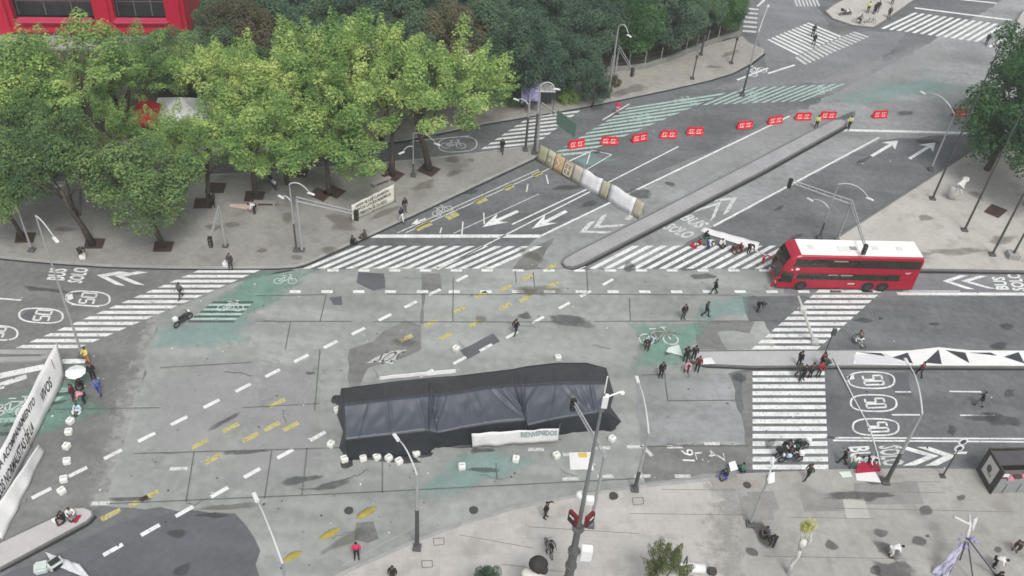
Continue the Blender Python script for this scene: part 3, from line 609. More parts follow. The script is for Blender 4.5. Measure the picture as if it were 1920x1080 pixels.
LEAF = {'lime': leaf_mat('lime_leaves', (.085, .165, .05), (.23, .36, .105), (.52, .63, .21)),
        'mid': leaf_mat('mid_green_leaves', (.07, .13, .05), (.15, .235, .085), (.31, .41, .15)),
        'olive': leaf_mat('olive_leaves', (.075, .10, .04), (.14, .165, .055), (.19, .25, .07)),
        'dark': leaf_mat('dark_green_leaves', (.048, .092, .06), (.092, .152, .092), (.165, .245, .13)),
        'brown': leaf_mat('brownish_leaves', (.08, .085, .05), (.17, .14, .08), (.17, .21, .10)),
        'deep': leaf_mat('deep_green_leaves', (.025, .07, .025), (.05, .12, .04), (.10, .21, .07))}
BARK = mat('bark', (.075, .06, .045), .95, .3, 3)
def crown_mesh(name, seed, feathery, nl, per, leaf):
    rnd = random.Random(seed); vs, fs = [], []
    lobes = []
    for k in range(nl):
        z = rnd.uniform(-.75, 1); q = rnd.uniform(0, 2 * math.pi); rr = math.sqrt(max(0, 1 - z * z)); d = rnd.uniform(.58, .93) if k > nl * .18 else rnd.uniform(.05, .5)
        lobes.append((Vector((rr * math.cos(q), rr * math.sin(q), z)) * d * (rnd.uniform(1.0, 1.22) if feathery and z > 0 else 1), rnd.uniform(.11, .25) if feathery else rnd.uniform(.16, .31), Vector((rr * math.cos(q), rr * math.sin(q), z + .9)).normalized()))
    for c, r, out in lobes:
        n = int(per * (r / .26) ** 2)
        for i in range(n):
            v = Vector((rnd.gauss(0, 1), rnd.gauss(0, 1), rnd.gauss(0, 1))).normalized()
            if v.z < -.35 and rnd.random() < .6: v.z = -v.z
            v2 = v * r * rnd.uniform(.7, 1.08)
            if feathery:
                s_ = rnd.random() ** 1.6 * .42 * rnd.choice((0, 1, 1)); v2 = v2 * (1 - s_ * 1.5) + out * s_
            p = c + v2; nrm = (v + Vector((rnd.gauss(0, .4), rnd.gauss(0, .4), rnd.gauss(0, .4) + .6))).normalized()
            a = nrm.cross(Vector((rnd.gauss(0, 1), rnd.gauss(0, 1), rnd.gauss(0, 1)))).normalized(); b = nrm.cross(a)
            L = leaf * rnd.uniform(.6, 1.5); W = L * rnd.uniform(.35, .7); o = len(vs)
            vs += [p - a * L, p - b * W, p + a * L, p + b * W + nrm * L * .3]; fs.append((o, o + 1, o + 2, o + 3))
    me = bpy.data.meshes.new(name); me.from_pydata([tuple(v) for v in vs], [], fs); me.update(); return me
def trunk_mesh(name, seed, bend=.12):
    rnd = random.Random(seed); b = MB(); bx, by = rnd.uniform(-bend, bend), rnd.uniform(-bend, bend)
    b.tube([(0, 0, 0), (bx * .3, by * .3, .18), (bx * .8, by * .8, .38), (bx, by, .55)], [.03, .022, .018, .014], 7)
    for k in range(7):
        q = k * 2.4 + rnd.uniform(-.4, .4); s_ = rnd.uniform(.30, .42); z0 = rnd.uniform(.28, .5); f = (z0 - .18) / .37
        b.tube([(bx * f, by * f, z0), (bx * f + .10 * math.cos(q), by * f + .10 * math.sin(q), z0 + .12), (bx * f + s_ * .6 * math.cos(q), by * f + s_ * .6 * math.sin(q), z0 + .30)], [.012, .009, .004], 5)
    o = b.build('trunk', BARK, smooth=True); me = o.data; bpy.data.objects.remove(o); me.name = name; return me
CR = {'f': [crown_mesh('feathery_crown', s_, True, 48, 560, .0245) for s_ in (1, 2, 3, 4, 5)], 'r': [crown_mesh('round_crown', s_, False, 56, 420, .026) for s_ in (11, 12, 13)]}
TRK = [trunk_mesh('trunk_mesh', s_) for s_ in (1, 2, 3)]
def matmesh(me, m, cache={}):
    k = (me.name, m.name)
    if k not in cache:
        c = me.copy(); c.materials.clear(); c.materials.append(m); cache[k] = c
    return cache[k]
for t in TRK: pass
trnd = random.Random(77)
def tree(base, top, wpx, kind, label, group, squash=1.0, crown_frac=.62, lean=None, zb=.14, name='tree'):
    """base = trunk foot in the picture, top = picture row of the crown's tip, wpx = crown width in picture pixels"""
    g = G(*base, zb); h = HT(base, top)
    dep = g.y * CT + CAMH * ST - h * .6 * ST
    rad = wpx / 2 / FPX * dep * 1.0
    r = empty(name, g, 0); tag(r, label, 'tree', group)
    t = bpy.data.objects.new('trunk', TRK[trnd.randrange(3)]); link(t, r); t.scale = (h * .9, h * .9, h * .95); t.rotation_euler = (0, 0, trnd.uniform(0, 6.28))
    me = matmesh(trnd.choice(CR['f' if kind in ('lime', 'olive') else 'r']), LEAF[kind])
    c = bpy.data.objects.new('crown', me); link(c, r); ch = h * crown_frac / 2
    c.scale = (rad, rad, ch * (.86 if kind in ('lime', 'olive') else 1.0)); dx, dy = lean or (0, 0); c.location = (dx, dy, h - ch * 1.04); c.rotation_euler = (0, 0, trnd.uniform(0, 6.28))
    return r
GP = 'trees growing in square pits on the western pavement'; GB = 'bright green trees behind the western pavement'; GD = 'dark trees of the park'
tree((44, 448), 300, 150, 'mid', 'small forked tree in the leftmost pit of the pavement', GP, lean=(-1, 0))
tree((174, 459), 225, 200, 'mid', 'tree with a bent bare trunk in the second pit from the left', GP, lean=(-2.2, 1.5), crown_frac=.66)
tree((306, 461), 262, 205, 'mid', 'rounded tree whose pit lies closest to the western zebra crossing', GP, crown_frac=.72, lean=(-.8, 0))
tree((392, 381), 205, 165, 'lime', 'yellow green tree just behind the rounded pit tree', GP, crown_frac=.7, lean=(-.8, 0))
tree((480, 368), 165, 190, 'lime', 'bright tree beside the parked motorcycle on the pavement', GP, crown_frac=.78, lean=(1.2, 0))
tree((618, 362), 200, 235, 'lime', 'spreading bright tree over the double brown pit', GP, crown_frac=.78, lean=(0, 0))
tree((735, 328), 120, 190, 'lime', 'bright tree right behind the white lettered banner', GP, crown_frac=.8, lean=(-2.2, 1))
tree((805, 318), 68, 225, 'lime', 'easternmost bright tree with a pit by the kerbside loop marking', GP, crown_frac=.72, lean=(1.5, 1))
for b, t, w_, k, lb, ln in [((165, 285), 52, 250, 'lime', 'broad lime tree below the red frame building', (-1, 0)), ((85, 300), 82, 170, 'lime', 'lime tree at the left shoulder of the broad one', (0, 0)),
                       ((255, 275), 72, 170, 'lime', 'lime tree just left of the red tent', (0, 1)), ((365, 215), 72, 130, 'mid', 'mid green tree behind the pale tent', (0, 0)),
                       ((455, 290), 78, 170, 'lime', 'yellowish feathery tree right of the pale tent', (0, 0)), ((560, 280), 62, 170, 'lime', 'feathery tree between the yellowish tree and the tallest one', (0, 0)),
                       ((640, 275), 22, 200, 'lime', 'tallest bright feathery tree in the middle of the row', (0, 0)), ((715, 262), 38, 150, 'lime', 'bright tree with a pointed crown right of the tallest one', (0, 0)),
                       ((30, 380), 200, 130, 'mid', 'grey green tree at the left edge behind the forked one', (0, 0)), ((100, 330), 150, 160, 'lime', 'green tree above the bent trunk tree', (0, 0)), ((215, 375), 258, 130, 'olive', 'olive tinted tree behind the rounded pit tree', (0, 0)),
                       ((330, 335), 205, 110, 'lime', 'slender lime tree in front of the pale tent', (0, 0)), ((235, 325), 190, 100, 'lime', 'slender lime tree left of the red tent', (0, 0)), ((540, 345), 190, 150, 'lime', 'green tree hanging over the dark side road', (0, 0)), ((880, 225), 110, 150, 'lime', 'bright tree next to the curved white lamp', (0, 0)),
                       ((420, 230), 100, 150, 'lime', 'lime tree behind the pale tent to its right', (0, 0)), ((500, 210), 100, 130, 'mid', 'mid green tree between the yellowish tree and the rust one', (0, 0)),
                       ((330, 180), 60, 130, 'mid', 'mid green tree behind the red tent', (0, 0)), ((35, 240), 120, 120, 'mid', 'mid green tree below the left post of the pavilion', (0, 0)),
                       ((600, 235), 60, 130, 'mid', 'mid green tree filling the middle of the bright row', (0, 0)), ((790, 240), 70, 140, 'mid', 'mid green tree behind the easternmost bright tree', (0, 0))]:
    tree(b, t, w_, k, lb, GB, lean=ln, crown_frac=.60 if b[0] in (170, 255) else .72)
DK = [((8, 185), 80, 110, 'dark', 'dark tree left of the red frame building'), ((20, 290), 130, 140, 'dark', 'dark tree at the left edge beside the lime trees'), ((430, 165), 40, 120, 'dark', 'dark tree beside the right end of the red building'),
      ((470, 150), -6, 150, 'brown', 'rust tinted tree above the yellowish feathery tree'), ((560, 150), 10, 150, 'dark', 'dark tree right of the rust tinted one'), ((650, 110), -30, 150, 'dark', 'dark tree behind the tallest bright tree'),
      ((770, 170), 25, 150, 'dark', 'dark tree behind the pointed bright crown'), ((850, 165), 5, 160, 'brown', 'olive brown tree above the easternmost bright tree'), ((920, 150), -4, 160, 'dark', 'dark broad tree left of the shelter'),
      ((980, 200), 30, 150, 'dark', 'dark tree behind the blue draped shelter'), ((1060, 178), 60, 130, 'dark', 'dark tree right of the white shelter'), ((1010, 110), -30, 160, 'dark', 'dark tree high above the shelter'),
      ((1085, 120), -20, 150, 'dark', 'dark tree behind the curved lamp of the north pavement'), ((1170, 110), -30, 150, 'deep', 'deep green tree left of the fence bend'), ((1240, 92), -30, 150, 'dark', 'deep shadowy tree above the pale fence posts'),
      ((1290, 78), -25, 120, 'dark', 'dark tree over the right part of the fence'), ((1345, 62), -30, 110, 'deep', 'fresh green round tree at the park corner'), ((740, 80), -60, 170, 'dark', 'dark tree at the top edge behind the bright row'),
      ((830, 70), -60, 170, 'dark', 'dark tree at the top edge left of centre'), ((560, 70), -60, 160, 'dark', 'dark tree at the top edge right of the red building'), ((1130, 40), -60, 170, 'dark', 'dark tree at the top edge right of centre'),
      ((425, 90), -40, 100, 'dark', 'dark tree touching the right post of the red building'), ((305, 140), 66, 120, 'dark', 'low dark tree under the right opening of the red building'), ((1110, 200), 130, 60, 'dark', 'small dark tree at the corner of the north pavement'),
      ((920, 60), -60, 170, 'dark', 'dark tree at the top edge above the shelter'), ((1230, 30), -60, 150, 'dark', 'dark tree at the top edge behind the fence trees'), ((470, 60), -70, 130, 'dark', 'dark tree behind the rust tinted one'), ((660, 180), 50, 130, 'dark', 'half hidden dark tree inside the bright row'), ((1310, 35), -50, 120, 'dark', 'dark tree behind the fresh green corner tree')]
for b, t, w_, k, lb in DK: tree(b, t, w_, k, lb, GD, crown_frac=.82)
tree((1850, 318), 100, 225, 'deep', 'large deep green tree at the right edge over the plaza', None, crown_frac=.84, lean=(.6, -1))
tree((1895, 262), 34, 200, 'deep', 'taller deep green crown at the upper right edge', None, crown_frac=.84)
tree((1925, 385), 190, 185, 'deep', 'lower deep green tree cut by the right edge of the plaza', None, crown_frac=.8)
tree((1232, 1122), 1030, 88, 'olive', 'small bushy tree on the southern pavement at the bottom edge', None, crown_frac=.8)
tree((905, 1140), 1066, 70, 'dark', 'low dark bush cut by the bottom edge', None, crown_frac=.9)
# bushes and hedge beside the shelter
def bush(x, y, rpx, h, kind, label):
    g = G(x, y, .15); r = rpx / FPX * (g.y * CT + CAMH * ST)
    o = bpy.data.objects.new('bush', matmesh(CR['r'][1], LEAF[kind])); link(o); o.location = (g.x, g.y, h * .45); o.scale = (r, r, h * .6); o['label'] = label; o['category'] = 'bush'; return o
bush(1066, 190, 22, 2.0, 'lime', 'clipped lime green bush right of the white shelter')
bush(966, 195, 20, 2.4, 'lime', 'yellow green bush left of the white shelter'); bush(1130, 178, 16, 1.8, 'brown', 'dry brownish bush at the pavement corner')
bush(1150, 160, 14, 1.5, 'brown', 'scrubby bush below the fence on the north pavement')

# ================================================================== RED FRAME BUILDING, TENTS, SHELTER
RED = mat('red_skin', (.50, .010, .045), .35, .08, .6, spec=.5)
PINK = plain('faded_red', (.52, .05, .11), .5)
DGLASS = mat('dark_glass', (.035, .045, .045), .12, .25, .25, spec=.6)
def red_building():
    a, b = G(2, 73), G(352, 74); d = (b - a); L = d.length; rz = math.atan2(d.y, d.x)
    r = empty('red_pavilion', (a.x, a.y, .15), rz); tag(r, 'glossy red frame pavilion with two long dark openings above the tree tops', 'pavilion')
    def rbox(nm, c, s_, m, bv=.45): q = MB(); q.box(c, s_); return q.build(nm, m, r, bevel=bv)
    k = L / 22.0
    for x in (.9 * k, 12.6 * k, 21 * k): rbox('post', (x, .8, 4.2), (2.3, 2.2, 8.4), RED, .5)
    for z in (1.0, 8.2): rbox('beam', (L / 2, .75, z), (L, 1.7, 1.5), RED, .5)
    rbox('sill', (6.7 * k, .35, 2.05), (9.0 * k, 1.2, .5), PINK, .2); rbox('sill', (16.8 * k, .35, 2.05), (6.6 * k, 1.2, .5), PINK, .2)
    rbox('roof', (L / 2, 9, 8.7), (L + .6, 18, .7), RED, .2); rbox('side_wall', (L + .1, 9.2, 4.2), (.4, 15, 8), RED, .05); rbox('side_wall', (-.1, 9.2, 4.2), (.4, 15, 8), RED, .05)
    for x0, x1 in ((2 * k, 11.5 * k), (13.7 * k, 19.8 * k)):
        g = rbox('window', ((x0 + x1) / 2, 2.6, 4.7), (x1 - x0 + 2.4, .15, 6.0), DGLASS, .01)
        q = MB()
        for j in range(4): q.box((x0 + (x1 - x0) * j / 3, 2.45, 4.7), (.12, .12, 5.8))
        q.box(((x0 + x1) / 2, 2.44, 3.6), (x1 - x0, .1, .1)); q.build('mullion', plain('grey_frame', (.16, .17, .17)), g)
    q = MB(); q.box((L / 2, -1.2, .12), (L + 3, 4, .24)); q.build('step', KERB, r)
red_building()
def tent(x, y, w_, d_, h, m, label, rz=EW, wall=True):
    g = G(x, y, .15); r = empty('tent', g, rz); tag(r, label, 'tent', 'tents under the trees')
    q = MB(); n = 8
    q.add([(-w_ / 2, -d_ / 2, h * .62), (w_ / 2, -d_ / 2, h * .62), (w_ / 2, d_ / 2, h * .62), (-w_ / 2, d_ / 2, h * .62), (0, 0, h), (-w_ / 2, -d_ / 2, h * .54), (w_ / 2, -d_ / 2, h * .54), (w_ / 2, d_ / 2, h * .54), (-w_ / 2, d_ / 2, h * .54)],
          [(0, 1, 4), (1, 2, 4), (2, 3, 4), (3, 0, 4), (0, 5, 6, 1), (1, 6, 7, 2), (2, 7, 8, 3), (3, 8, 5, 0)]); q.build('canopy', m, r)
    for sx in (-1, 1):
        for sy in (-1, 1): q = MB(); q.tube([(sx * w_ * .48, sy * d_ * .48, 0), (sx * w_ * .48, sy * d_ * .48, h * .6)], .04, 6); q.build('pole', plain('steel', (.4, .4, .4), .4, .8), r)
    if wall: q = MB(); q.box((0, d_ * .47, h * .3), (w_ * .95, .04, h * .56)); q.build('back_panel', m, r)
tent(284, 258, 3.2, 3.6, 4.6, mat('red_canvas', (.50, .02, .025), .7, .1, .5), 'red canvas tent glimpsed between the lime trees')
tent(350, 248, 6, 5, 4.2, mat('pale_canvas', (.60, .61, .60), .7, .08, .5), 'pale grey canvas tent right of the red one')
tent(410, 150, 6, 5, 4.2, mat('rust_canvas', (.25, .06, .05), .7, .1, .5), 'rust red tent beside the pavilion')
tent(540, 170, 3, 3, 3.6, mat('blue_canvas', (.08, .11, .2), .7, .1, .5), 'small slate blue tent among the bright trees')
def shelter():
    g = G(1010, 203, .15); r = empty('shelter', g, EW); tag(r, 'white roofed street shelter behind the corner lamp posts', 'shelter')
    W = plain('white_panel', (.66, .67, .66), .5)
    q = MB(); q.box((0, 0, 2.75), (3.2, 2.2, .14)); q.build('roof', W, r, bevel=.03)
    q = MB(); [q.box((x, 0, 2.86), (.07, 2.15, .08)) for x in (-1, -.33, .33, 1)]; q.build('roof_ribs', plain('pale_grey_rib', (.5, .51, .5)), r)
    for sx in (-1.5, 1.5):
        for sy in (-1, 1): q = MB(); q.box((sx, sy, 1.34), (.08, .08, 2.68)); q.build('post', plain('dark_steel', (.08, .09, .09), .4, .5), r)
    q = MB(); q.box((0, 1.0, 1.3), (2.9, .05, 2.2)); q.build('back_panel', DGLASS, r)
shelter()
def drape():
    a = G(992, 208, .15); q = MB(); n, m_ = 8, 6; vs = []
    for j in range(m_ + 1):
        for i in range(n + 1):
            u, v = i / n, j / m_; vs.append((u * 2.2 - 1.1, .25 * math.sin(u * 9) * (1 - v * .5) - v * .8, 3.6 - v * 2.3 + .5 * math.sin(u * 3.1)))
    q.add(vs, [(j * (n + 1) + i, j * (n + 1) + i + 1, (j + 1) * (n + 1) + i + 1, (j + 1) * (n + 1) + i) for j in range(m_) for i in range(n)])
    o = q.build('awning_cloth', mat('violet_cloth', (.16, .16, .36), .8, .2, 2, col2=(.4, .4, .55)), smooth=True); o.location = a; o.rotation_euler = (0, 0, EW)
    tag(o, 'blue violet cloth strung up left of the white shelter', 'cloth')
    md = o.modifiers.new('thickness', 'SOLIDIFY'); md.thickness = .03
drape()
# low wall and fence of the park corner
def park_fence():
    px = [(1138, 134), (1180, 131), (1215, 126), (1250, 115), (1285, 101), (1320, 87), (1360, 72), (1388, 66)]
    pts = [G(*p, .15) for p in px]; r = empty('park_fence', pts[0]); tag(r, 'curved low stone wall with pale posts edging the dark park corner', 'fence'); o0 = pts[0]
    q = MB()
    for a, b in zip(pts, pts[1:]):
        a, b = a - o0, b - o0; d = (b - a).normalized(); n_ = Vector((-d.y, d.x, 0)) * .2
        q.add([a - n_, b - n_, b + n_, a + n_] + [v + Vector((0, 0, .55)) for v in (a - n_, b - n_, b + n_, a + n_)], [(4, 5, 6, 7), (0, 1, 5, 4), (2, 3, 7, 6), (1, 2, 6, 5), (3, 0, 4, 7)])
    q.build('wall', mat('old_wall', (.22, .22, .2), .9, .2, 1), r)
    for x, y in [(1144, 133), (1150, 132), (1178, 130), (1208, 126), (1238, 118), (1285, 100), (1305, 92), (1325, 84), (1345, 77)]:
        p = G(x, y, .15) - o0; q = MB(); q.tube([p, p + Vector((0, 0, 2.1))], .07, 6); q.build('post', plain('pale_post', (.3, .31, .29)), r)
    q = MB()
    for z in (1.0, 1.7): q.tube([p - o0 + Vector((0, 0, z)) for p in pts], .025, 5)
    q.build('rail', plain('dark_rail', (.05, .05, .05), .5), r)
park_fence()

# ================================================================== LAMPS, SIGNALS, POLES
GAL = mat('galvanised_steel', (.36, .37, .37), .5, .08, 2, metal=.2); DKS = mat('dark_painted_steel', (.07, .072, .072), .6, .1, 2); LAMPW = plain('lamp_housing', (.62, .63, .63), .4); BASEM = mat('cast_base', (.10, .10, .10), .8, .15, 3)
WHITEM = plain('white_enamel', (.72, .72, .72), .4); ARMM = plain('pale_steel', (.50, .51, .51), .45)
def at_h(px, py, z): return G(px, py, z)
def lamp(base, top, arms, label, group='curved street lamps', dark=.0, r0=.085, zb=.14, cat='street lamp', headm=None, pole_m=None, pr=.05):
    """arms: list of (start_fraction, end_px, end_z_offset, bow); pole from the foot to the picture row top"""
    g = G(*base, zb); h = HT(base, top); r = empty('street_lamp', g); tag(r, label, cat, group)
    q = MB(); q.box((0, 0, .09), (.55, .55, .18)); q.tube([(0, 0, .1), (0, 0, .45)], [.2, .15], 8); q.build('base', BASEM, r)
    if dark > 0: q = MB(); q.tube([(0, 0, .3), (0, 0, h * dark)], [r0 * 1.15, r0], 8); q.build('lower_pole', DKS, r)
    q = MB(); q.tube([(0, 0, max(.3, h * dark)), (0, 0, h)], [r0, r0 * .55], 8); q.build('pole', pole_m or GAL, r)
    for f, e, dz, bow in arms:
        s_ = Vector((0, 0, h * f - .05)); E_ = at_h(e[0], e[1], g.z + h * f + dz) - g; mid = (s_ + E_) / 2 + Vector((0, 0, bow))
        pts = [s_ * (1 - t) ** 2 + mid * 2 * t * (1 - t) + E_ * t * t for t in [k / 8 for k in range(9)]]
        q = MB(); q.tube(pts, [pr * 1.3 - pr * .6 * k / 8 for k in range(9)], 6); a = q.build('arm', ARMM, r)
        d = pts[-1] - pts[-3]; d.normalize(); q = MB(); n_ = math.atan2(d.y, d.x)
        q.box(pts[-1] + d * .3, (.8, .27, .13), n_, taper=.7); q.build('lamp_head', headm or LAMPW, a, bevel=.04)
    return r
def signal_head(q, c, rz, mi=0):
    q.box(c, (.34, .3, 1.0), rz, mi)
def mast(base, top, arms, label, group='traffic signal masts', zb=.14, r0=.13, dark=0.0, sign=None):
    g = G(*base, zb); h = HT(base, top); r = empty('traffic_signal', g); tag(r, label, 'traffic signal', group)
    q = MB(); q.box((0, 0, .09), (.5, .5, .18)); q.build('base', BASEM, r)
    q = MB(); q.tube([(0, 0, .1), (0, 0, h)], [r0, r0 * .8], 8); q.build('pole', GAL if not dark else DKS, r)
    for e, dz in arms:
        s_ = Vector((0, 0, h - .2)); E_ = at_h(e[0], e[1], g.z + h + dz) - g; d = (E_ - s_).normalized(); L = (E_ - s_).length
        q = MB(); q.tube([s_, E_], [.09, .06], 6); q.tube([s_ + Vector((0, 0, .45)), E_ + Vector((0, 0, .3))], [.06, .05], 6)
        for k in range(1, int(L / .8)): t = k * .8 / L; q.tube([s_.lerp(E_, t), s_.lerp(E_, min(1, t + .4 / L)) + Vector((0, 0, .4))], .025, 4)
        a = q.build('mast_arm', GAL, r)
        q = MB(); q.box(E_ + Vector((0, 0, -.1)), (.36, .34, 1.05), math.atan2(d.y, d.x)); q.build('signal_head', plain('signal_black', (.02, .022, .02), .5), a, bevel=.03)
        q = MB(); qn = Vector((-d.y, d.x, 0))
        for k, cc in enumerate((.33, 0, -.33)): q.ball(E_ + d * .17 + Vector((0, 0, cc - .1)), (.10, .10, .10), 8)
        q.build('lens', plain('dim_lens', (.12, .10, .06), .3), a)
    return r
lamp((155, 668), 405, [(1, (100, 443), 0, .6)], 'very tall thin lamp post standing on the western crossing', r0=.10, zb=.2)
lamp((782, 1028), 890, [(1, (747, 824), .9, 1.0)], 'lamp post with a dark lower half on the kerb left of the signal pole', dark=.55, r0=.13)
lamp((1190, 918), 812, [(1, (1197, 716), .9, 1.0)], 'lamp post on the kerb right of the red signed pole', dark=.35, r0=.13)
lamp((560, 1235), 1056, [(1, (482, 938), .9, 1.0)], 'lamp whose white arm slants in from the bottom left edge', dark=.4, r0=.13)
lamp((1660, 905), 775, [(1, (1703, 682), .9, 1.0)], 'lamp post with a thick dark foot right of the red blanket stall', dark=.45, r0=.14)
lamp((556, 470), 345, [(1, (578, 358), 0, .9), (.75, (530, 368), 0, .5)], 'double armed lamp at the corner of the western pavement', dark=.42)
lamp((985, 282), 176, [(.8, (972, 186), .2, .6)], 'left of the twin posts on the sliproad corner', r0=.12, dark=.6)
lamp((1001, 288), 160, [(1, (1040, 163), 0, .9)], 'right of the twin posts with the long curved white arm', r0=.12, dark=.6)
lamp((1140, 182), 50, [(1, (1178, 62), 0, 1.2)], 'tall lamp on the north pavement in front of the dark trees', r0=.12)
lamp((1745, 318), 214, [(1, (1735, 174), .4, 1.4)], 'lamp with a white arc over the stop line beside the flagpoles', r0=.11)
lamp((1536, 446), 345, [(1, (1627, 368), 0, 1.1), (.55, (1524, 374), 0, .7)], 'double armed lamp on the kerb behind the bus', dark=.3)
lamp((60, 470), 372, [(1, (103, 349), 0, .7)], 'lamp half hidden in the leaves of the leftmost trees', r0=.09)
lamp((775, 330), 250, [(1, (815, 266), 0, .9), (.7, (757, 282), 0, .5)], 'double armed lamp beside the painted loop of the side road', dark=.3)
lamp((1392, 178), 60, [(1, (1440, 12), .2, .8)], 'dark lamp post at the tip of the north pavement', dark=.5, r0=.12)
lamp((858, 232), 100, [(1, (880, 100), 0, .8)], 'slim lamp whose white hook rises out of the bright trees', r0=.09)
mast((423, 462), 390, [((394, 452), -.3)], 'signal mast with a drooping arm in front of the west crossing')
mast((566, 470), 374, [((668, 402), 0)], 'signal mast with a long arm reaching towards the lettered banner')
mast((1006, 286), 196, [((1062, 232), 0)], 'signal mast carrying a green sign panel over the sliproad')
mast((1152, 146), 90, [((1186, 134), 0)], 'small signal mast on the north pavement below the dark trees')
mast((1569, 452), 380, [((1482, 342), .2), ((1622, 466), .2)], 'signal mast with two long arms above the bus')
mast((1107, 986), 856, [((1075, 757), .3)], 'signal mast with a twin rail arm crossing the marquee corner')
q = MB(); a_ = G(1062, 232, 6.2); q.box((0, 0, 0), (3.0, .1, 1.6), R(-50)); o = q.build('sign_panel', mat('green_sign', (.12, .2, .16), .6, .05, 2), bevel=.02); o.location = a_; tag(o, 'green road sign panel hanging over the sliproad crossing', 'road sign')
# big surveillance pole
def cctv_pole():
    base = (1058, 1125); g = G(*base, .14); h = HT(base, 738); r = empty('surveillance_pole', g); tag(r, 'thick grey surveillance pole with red sign boxes rising from the bottom edge', 'surveillance pole')
    q = MB(); q.tube([(0, 0, 0), (0, 0, h * .26), (0, 0, h * .28), (0, 0, h * .3)], [.31, .27, .33, .27], 10); q.tube([(0, 0, h * .3), (0, 0, h * .42)], [.22, .20], 10)
    for z in (.12, .2, .28, .4): q.tube([(0, 0, h * z), (0, 0, h * z + .16)], .38, 10)
    q.build('lower_pole', mat('pole_grey', (.11, .115, .11), .6, .15, 1.5), r)
    q = MB(); q.tube([(0, 0, h * .42), (0, 0, h * .75), (0, 0, h)], [.14, .10, .07], 10); q.build('upper_pole', mat('pole_mid_grey', (.17, .18, .175), .6, .1, 1.5), r)
    z0 = HT(base, 962)
    for k, (an, c) in enumerate(((-2.4, 0), (-.7, 1))):
        d = Vector((math.cos(an), math.sin(an), 0)); q = MB(); q.box(d * .62 + Vector((0, 0, z0)), (.24, .72, .95), an, rx=0); b = q.build('sign_box', plain('deep_red', (.15, .012, .02), .5), r, bevel=.05)
        q = MB(); q.box(d * .75 + Vector((0, 0, z0)), (.02, .6, .8), an); q.box(d * .76 + Vector((0, 0, z0 + .2)), (.03, .36, .14), an, 1); q.build('sign_face', [plain('dark_face', (.05, .01, .015), .4), WHITEM], b)
    q = MB(); q.box((.35, .1, z0 + 1.1), (.5, .4, .5)); q.ball((-.2, .2, z0 + 1.4), .28, 8); q.build('camera_box', WHITEM, r, bevel=.05)
    q = MB(); q.box((.1, 0, h - .6), (.3, .3, .8)); q.tube([(0, 0, h), (0, 0, h + 1.2)], .04, 6); q.tube([(0, 0, h - .4), (.9, .3, h - .1)], .05, 6); q.ball((.95, .3, h - .2), .13, 8); q.build('top_camera', WHITEM, r)
    q = MB(); q.box((.75, -.1, 5.6), (.7, .5, 1.1)); q.build('cabinet', WHITEM, r, bevel=.04)
cctv_pole()
# flagpoles
for i, (x, y, lb) in enumerate([(1748, 373, 'dark flagpole nearest the avenue, crossing the lamp arc'), (1808, 432, 'second dark flagpole beside the white sculpture'), (1860, 478, 'third dark flagpole standing near the kerb'), (1897, 482, 'fourth short dark post with a boxed foot by the kerb')]):
    g = G(x, y, .14); h = [17.5, 17, 17, 5.6][i]; r = empty('flagpole', g); tag(r, lb, 'flagpole', 'dark poles on the eastern plaza')
    q = MB(); q.tube([(0, 0, .1), (0, 0, h)], [.12, .06], 8); q.ball((0, 0, h), .13, 8); q.build('pole', DKS, r)
    q = MB(); q.box((0, 0, .08), (.6, .6, .2) if i < 3 else (1.1, 1.0, .9)); q.build('foot', KERB if i == 3 else BASEM, r, bevel=.03)
    if i == 3: q = MB(); q.box((0, 0, h), (.5, .4, .5)); q.build('cap', WHITEM, r, bevel=.03)
# black bollard like posts of the north pavement
for x, y, h, lb in [(1314, 103, 2.6, 'short black post on the north pavement before the fence'), (1371, 119, 3.4, 'black post at the far end of the north pavement'), (1298, 148, 3.0, 'thin grey post in the middle of the north pavement')]:
    g = G(x, y, .14); q = MB(); q.tube([(0, 0, 0), (0, 0, h)], .14 if h < 3 else .09, 8); q.box((0, 0, .1), (.45, .45, .2)); q.box((0, 0, h), (.3, .3, .3)); o = q.build('signal_post', DKS, bevel=.01); o.location = g; tag(o, lb, 'post')
# street name sign
def street_sign():
    b = (1767, 893); g = G(*b, .14); h = HT(b, 842); r = empty('street_sign', g, EW); tag(r, 'slender sign post with two round white plates right of the chevrons', 'road sign')
    q = MB(); q.tube([(0, 0, 0), (0, 0, h)], .06, 8); q.box((0, 0, .04), (.4, .4, .08)); q.build('pole', DKS, r)
    for k, z in enumerate((h + .1, h + .85)):
        q = MB(); q.prism([(.36 * math.cos(t * math.pi / 10), .36 * math.sin(t * math.pi / 10)) for t in range(20)], 'y', .06, (0, -.03, z)); s_ = q.build('plate', WHITEM, r)
        q = MB(); q.prism([(.20 * math.cos(t * math.pi / 10), .24 * math.sin(t * math.pi / 10)) for t in range(20)], 'y', .02, (0, -.06, z)); q.build('symbol', plain('sign_ink', (.06, .06, .07)), s_)
    q = MB(); q.box((.35, 0, h - .45), (.9, .04, .22)); q.build('name_plate', WHITEM, r)
street_sign()
lamp((1406, 984), 900, [(1, (1448, 868), .3, .4)], 'stout globe footed lamp on the southern pavement below the zebra', r0=.12, group='lamps of the southern pavement')
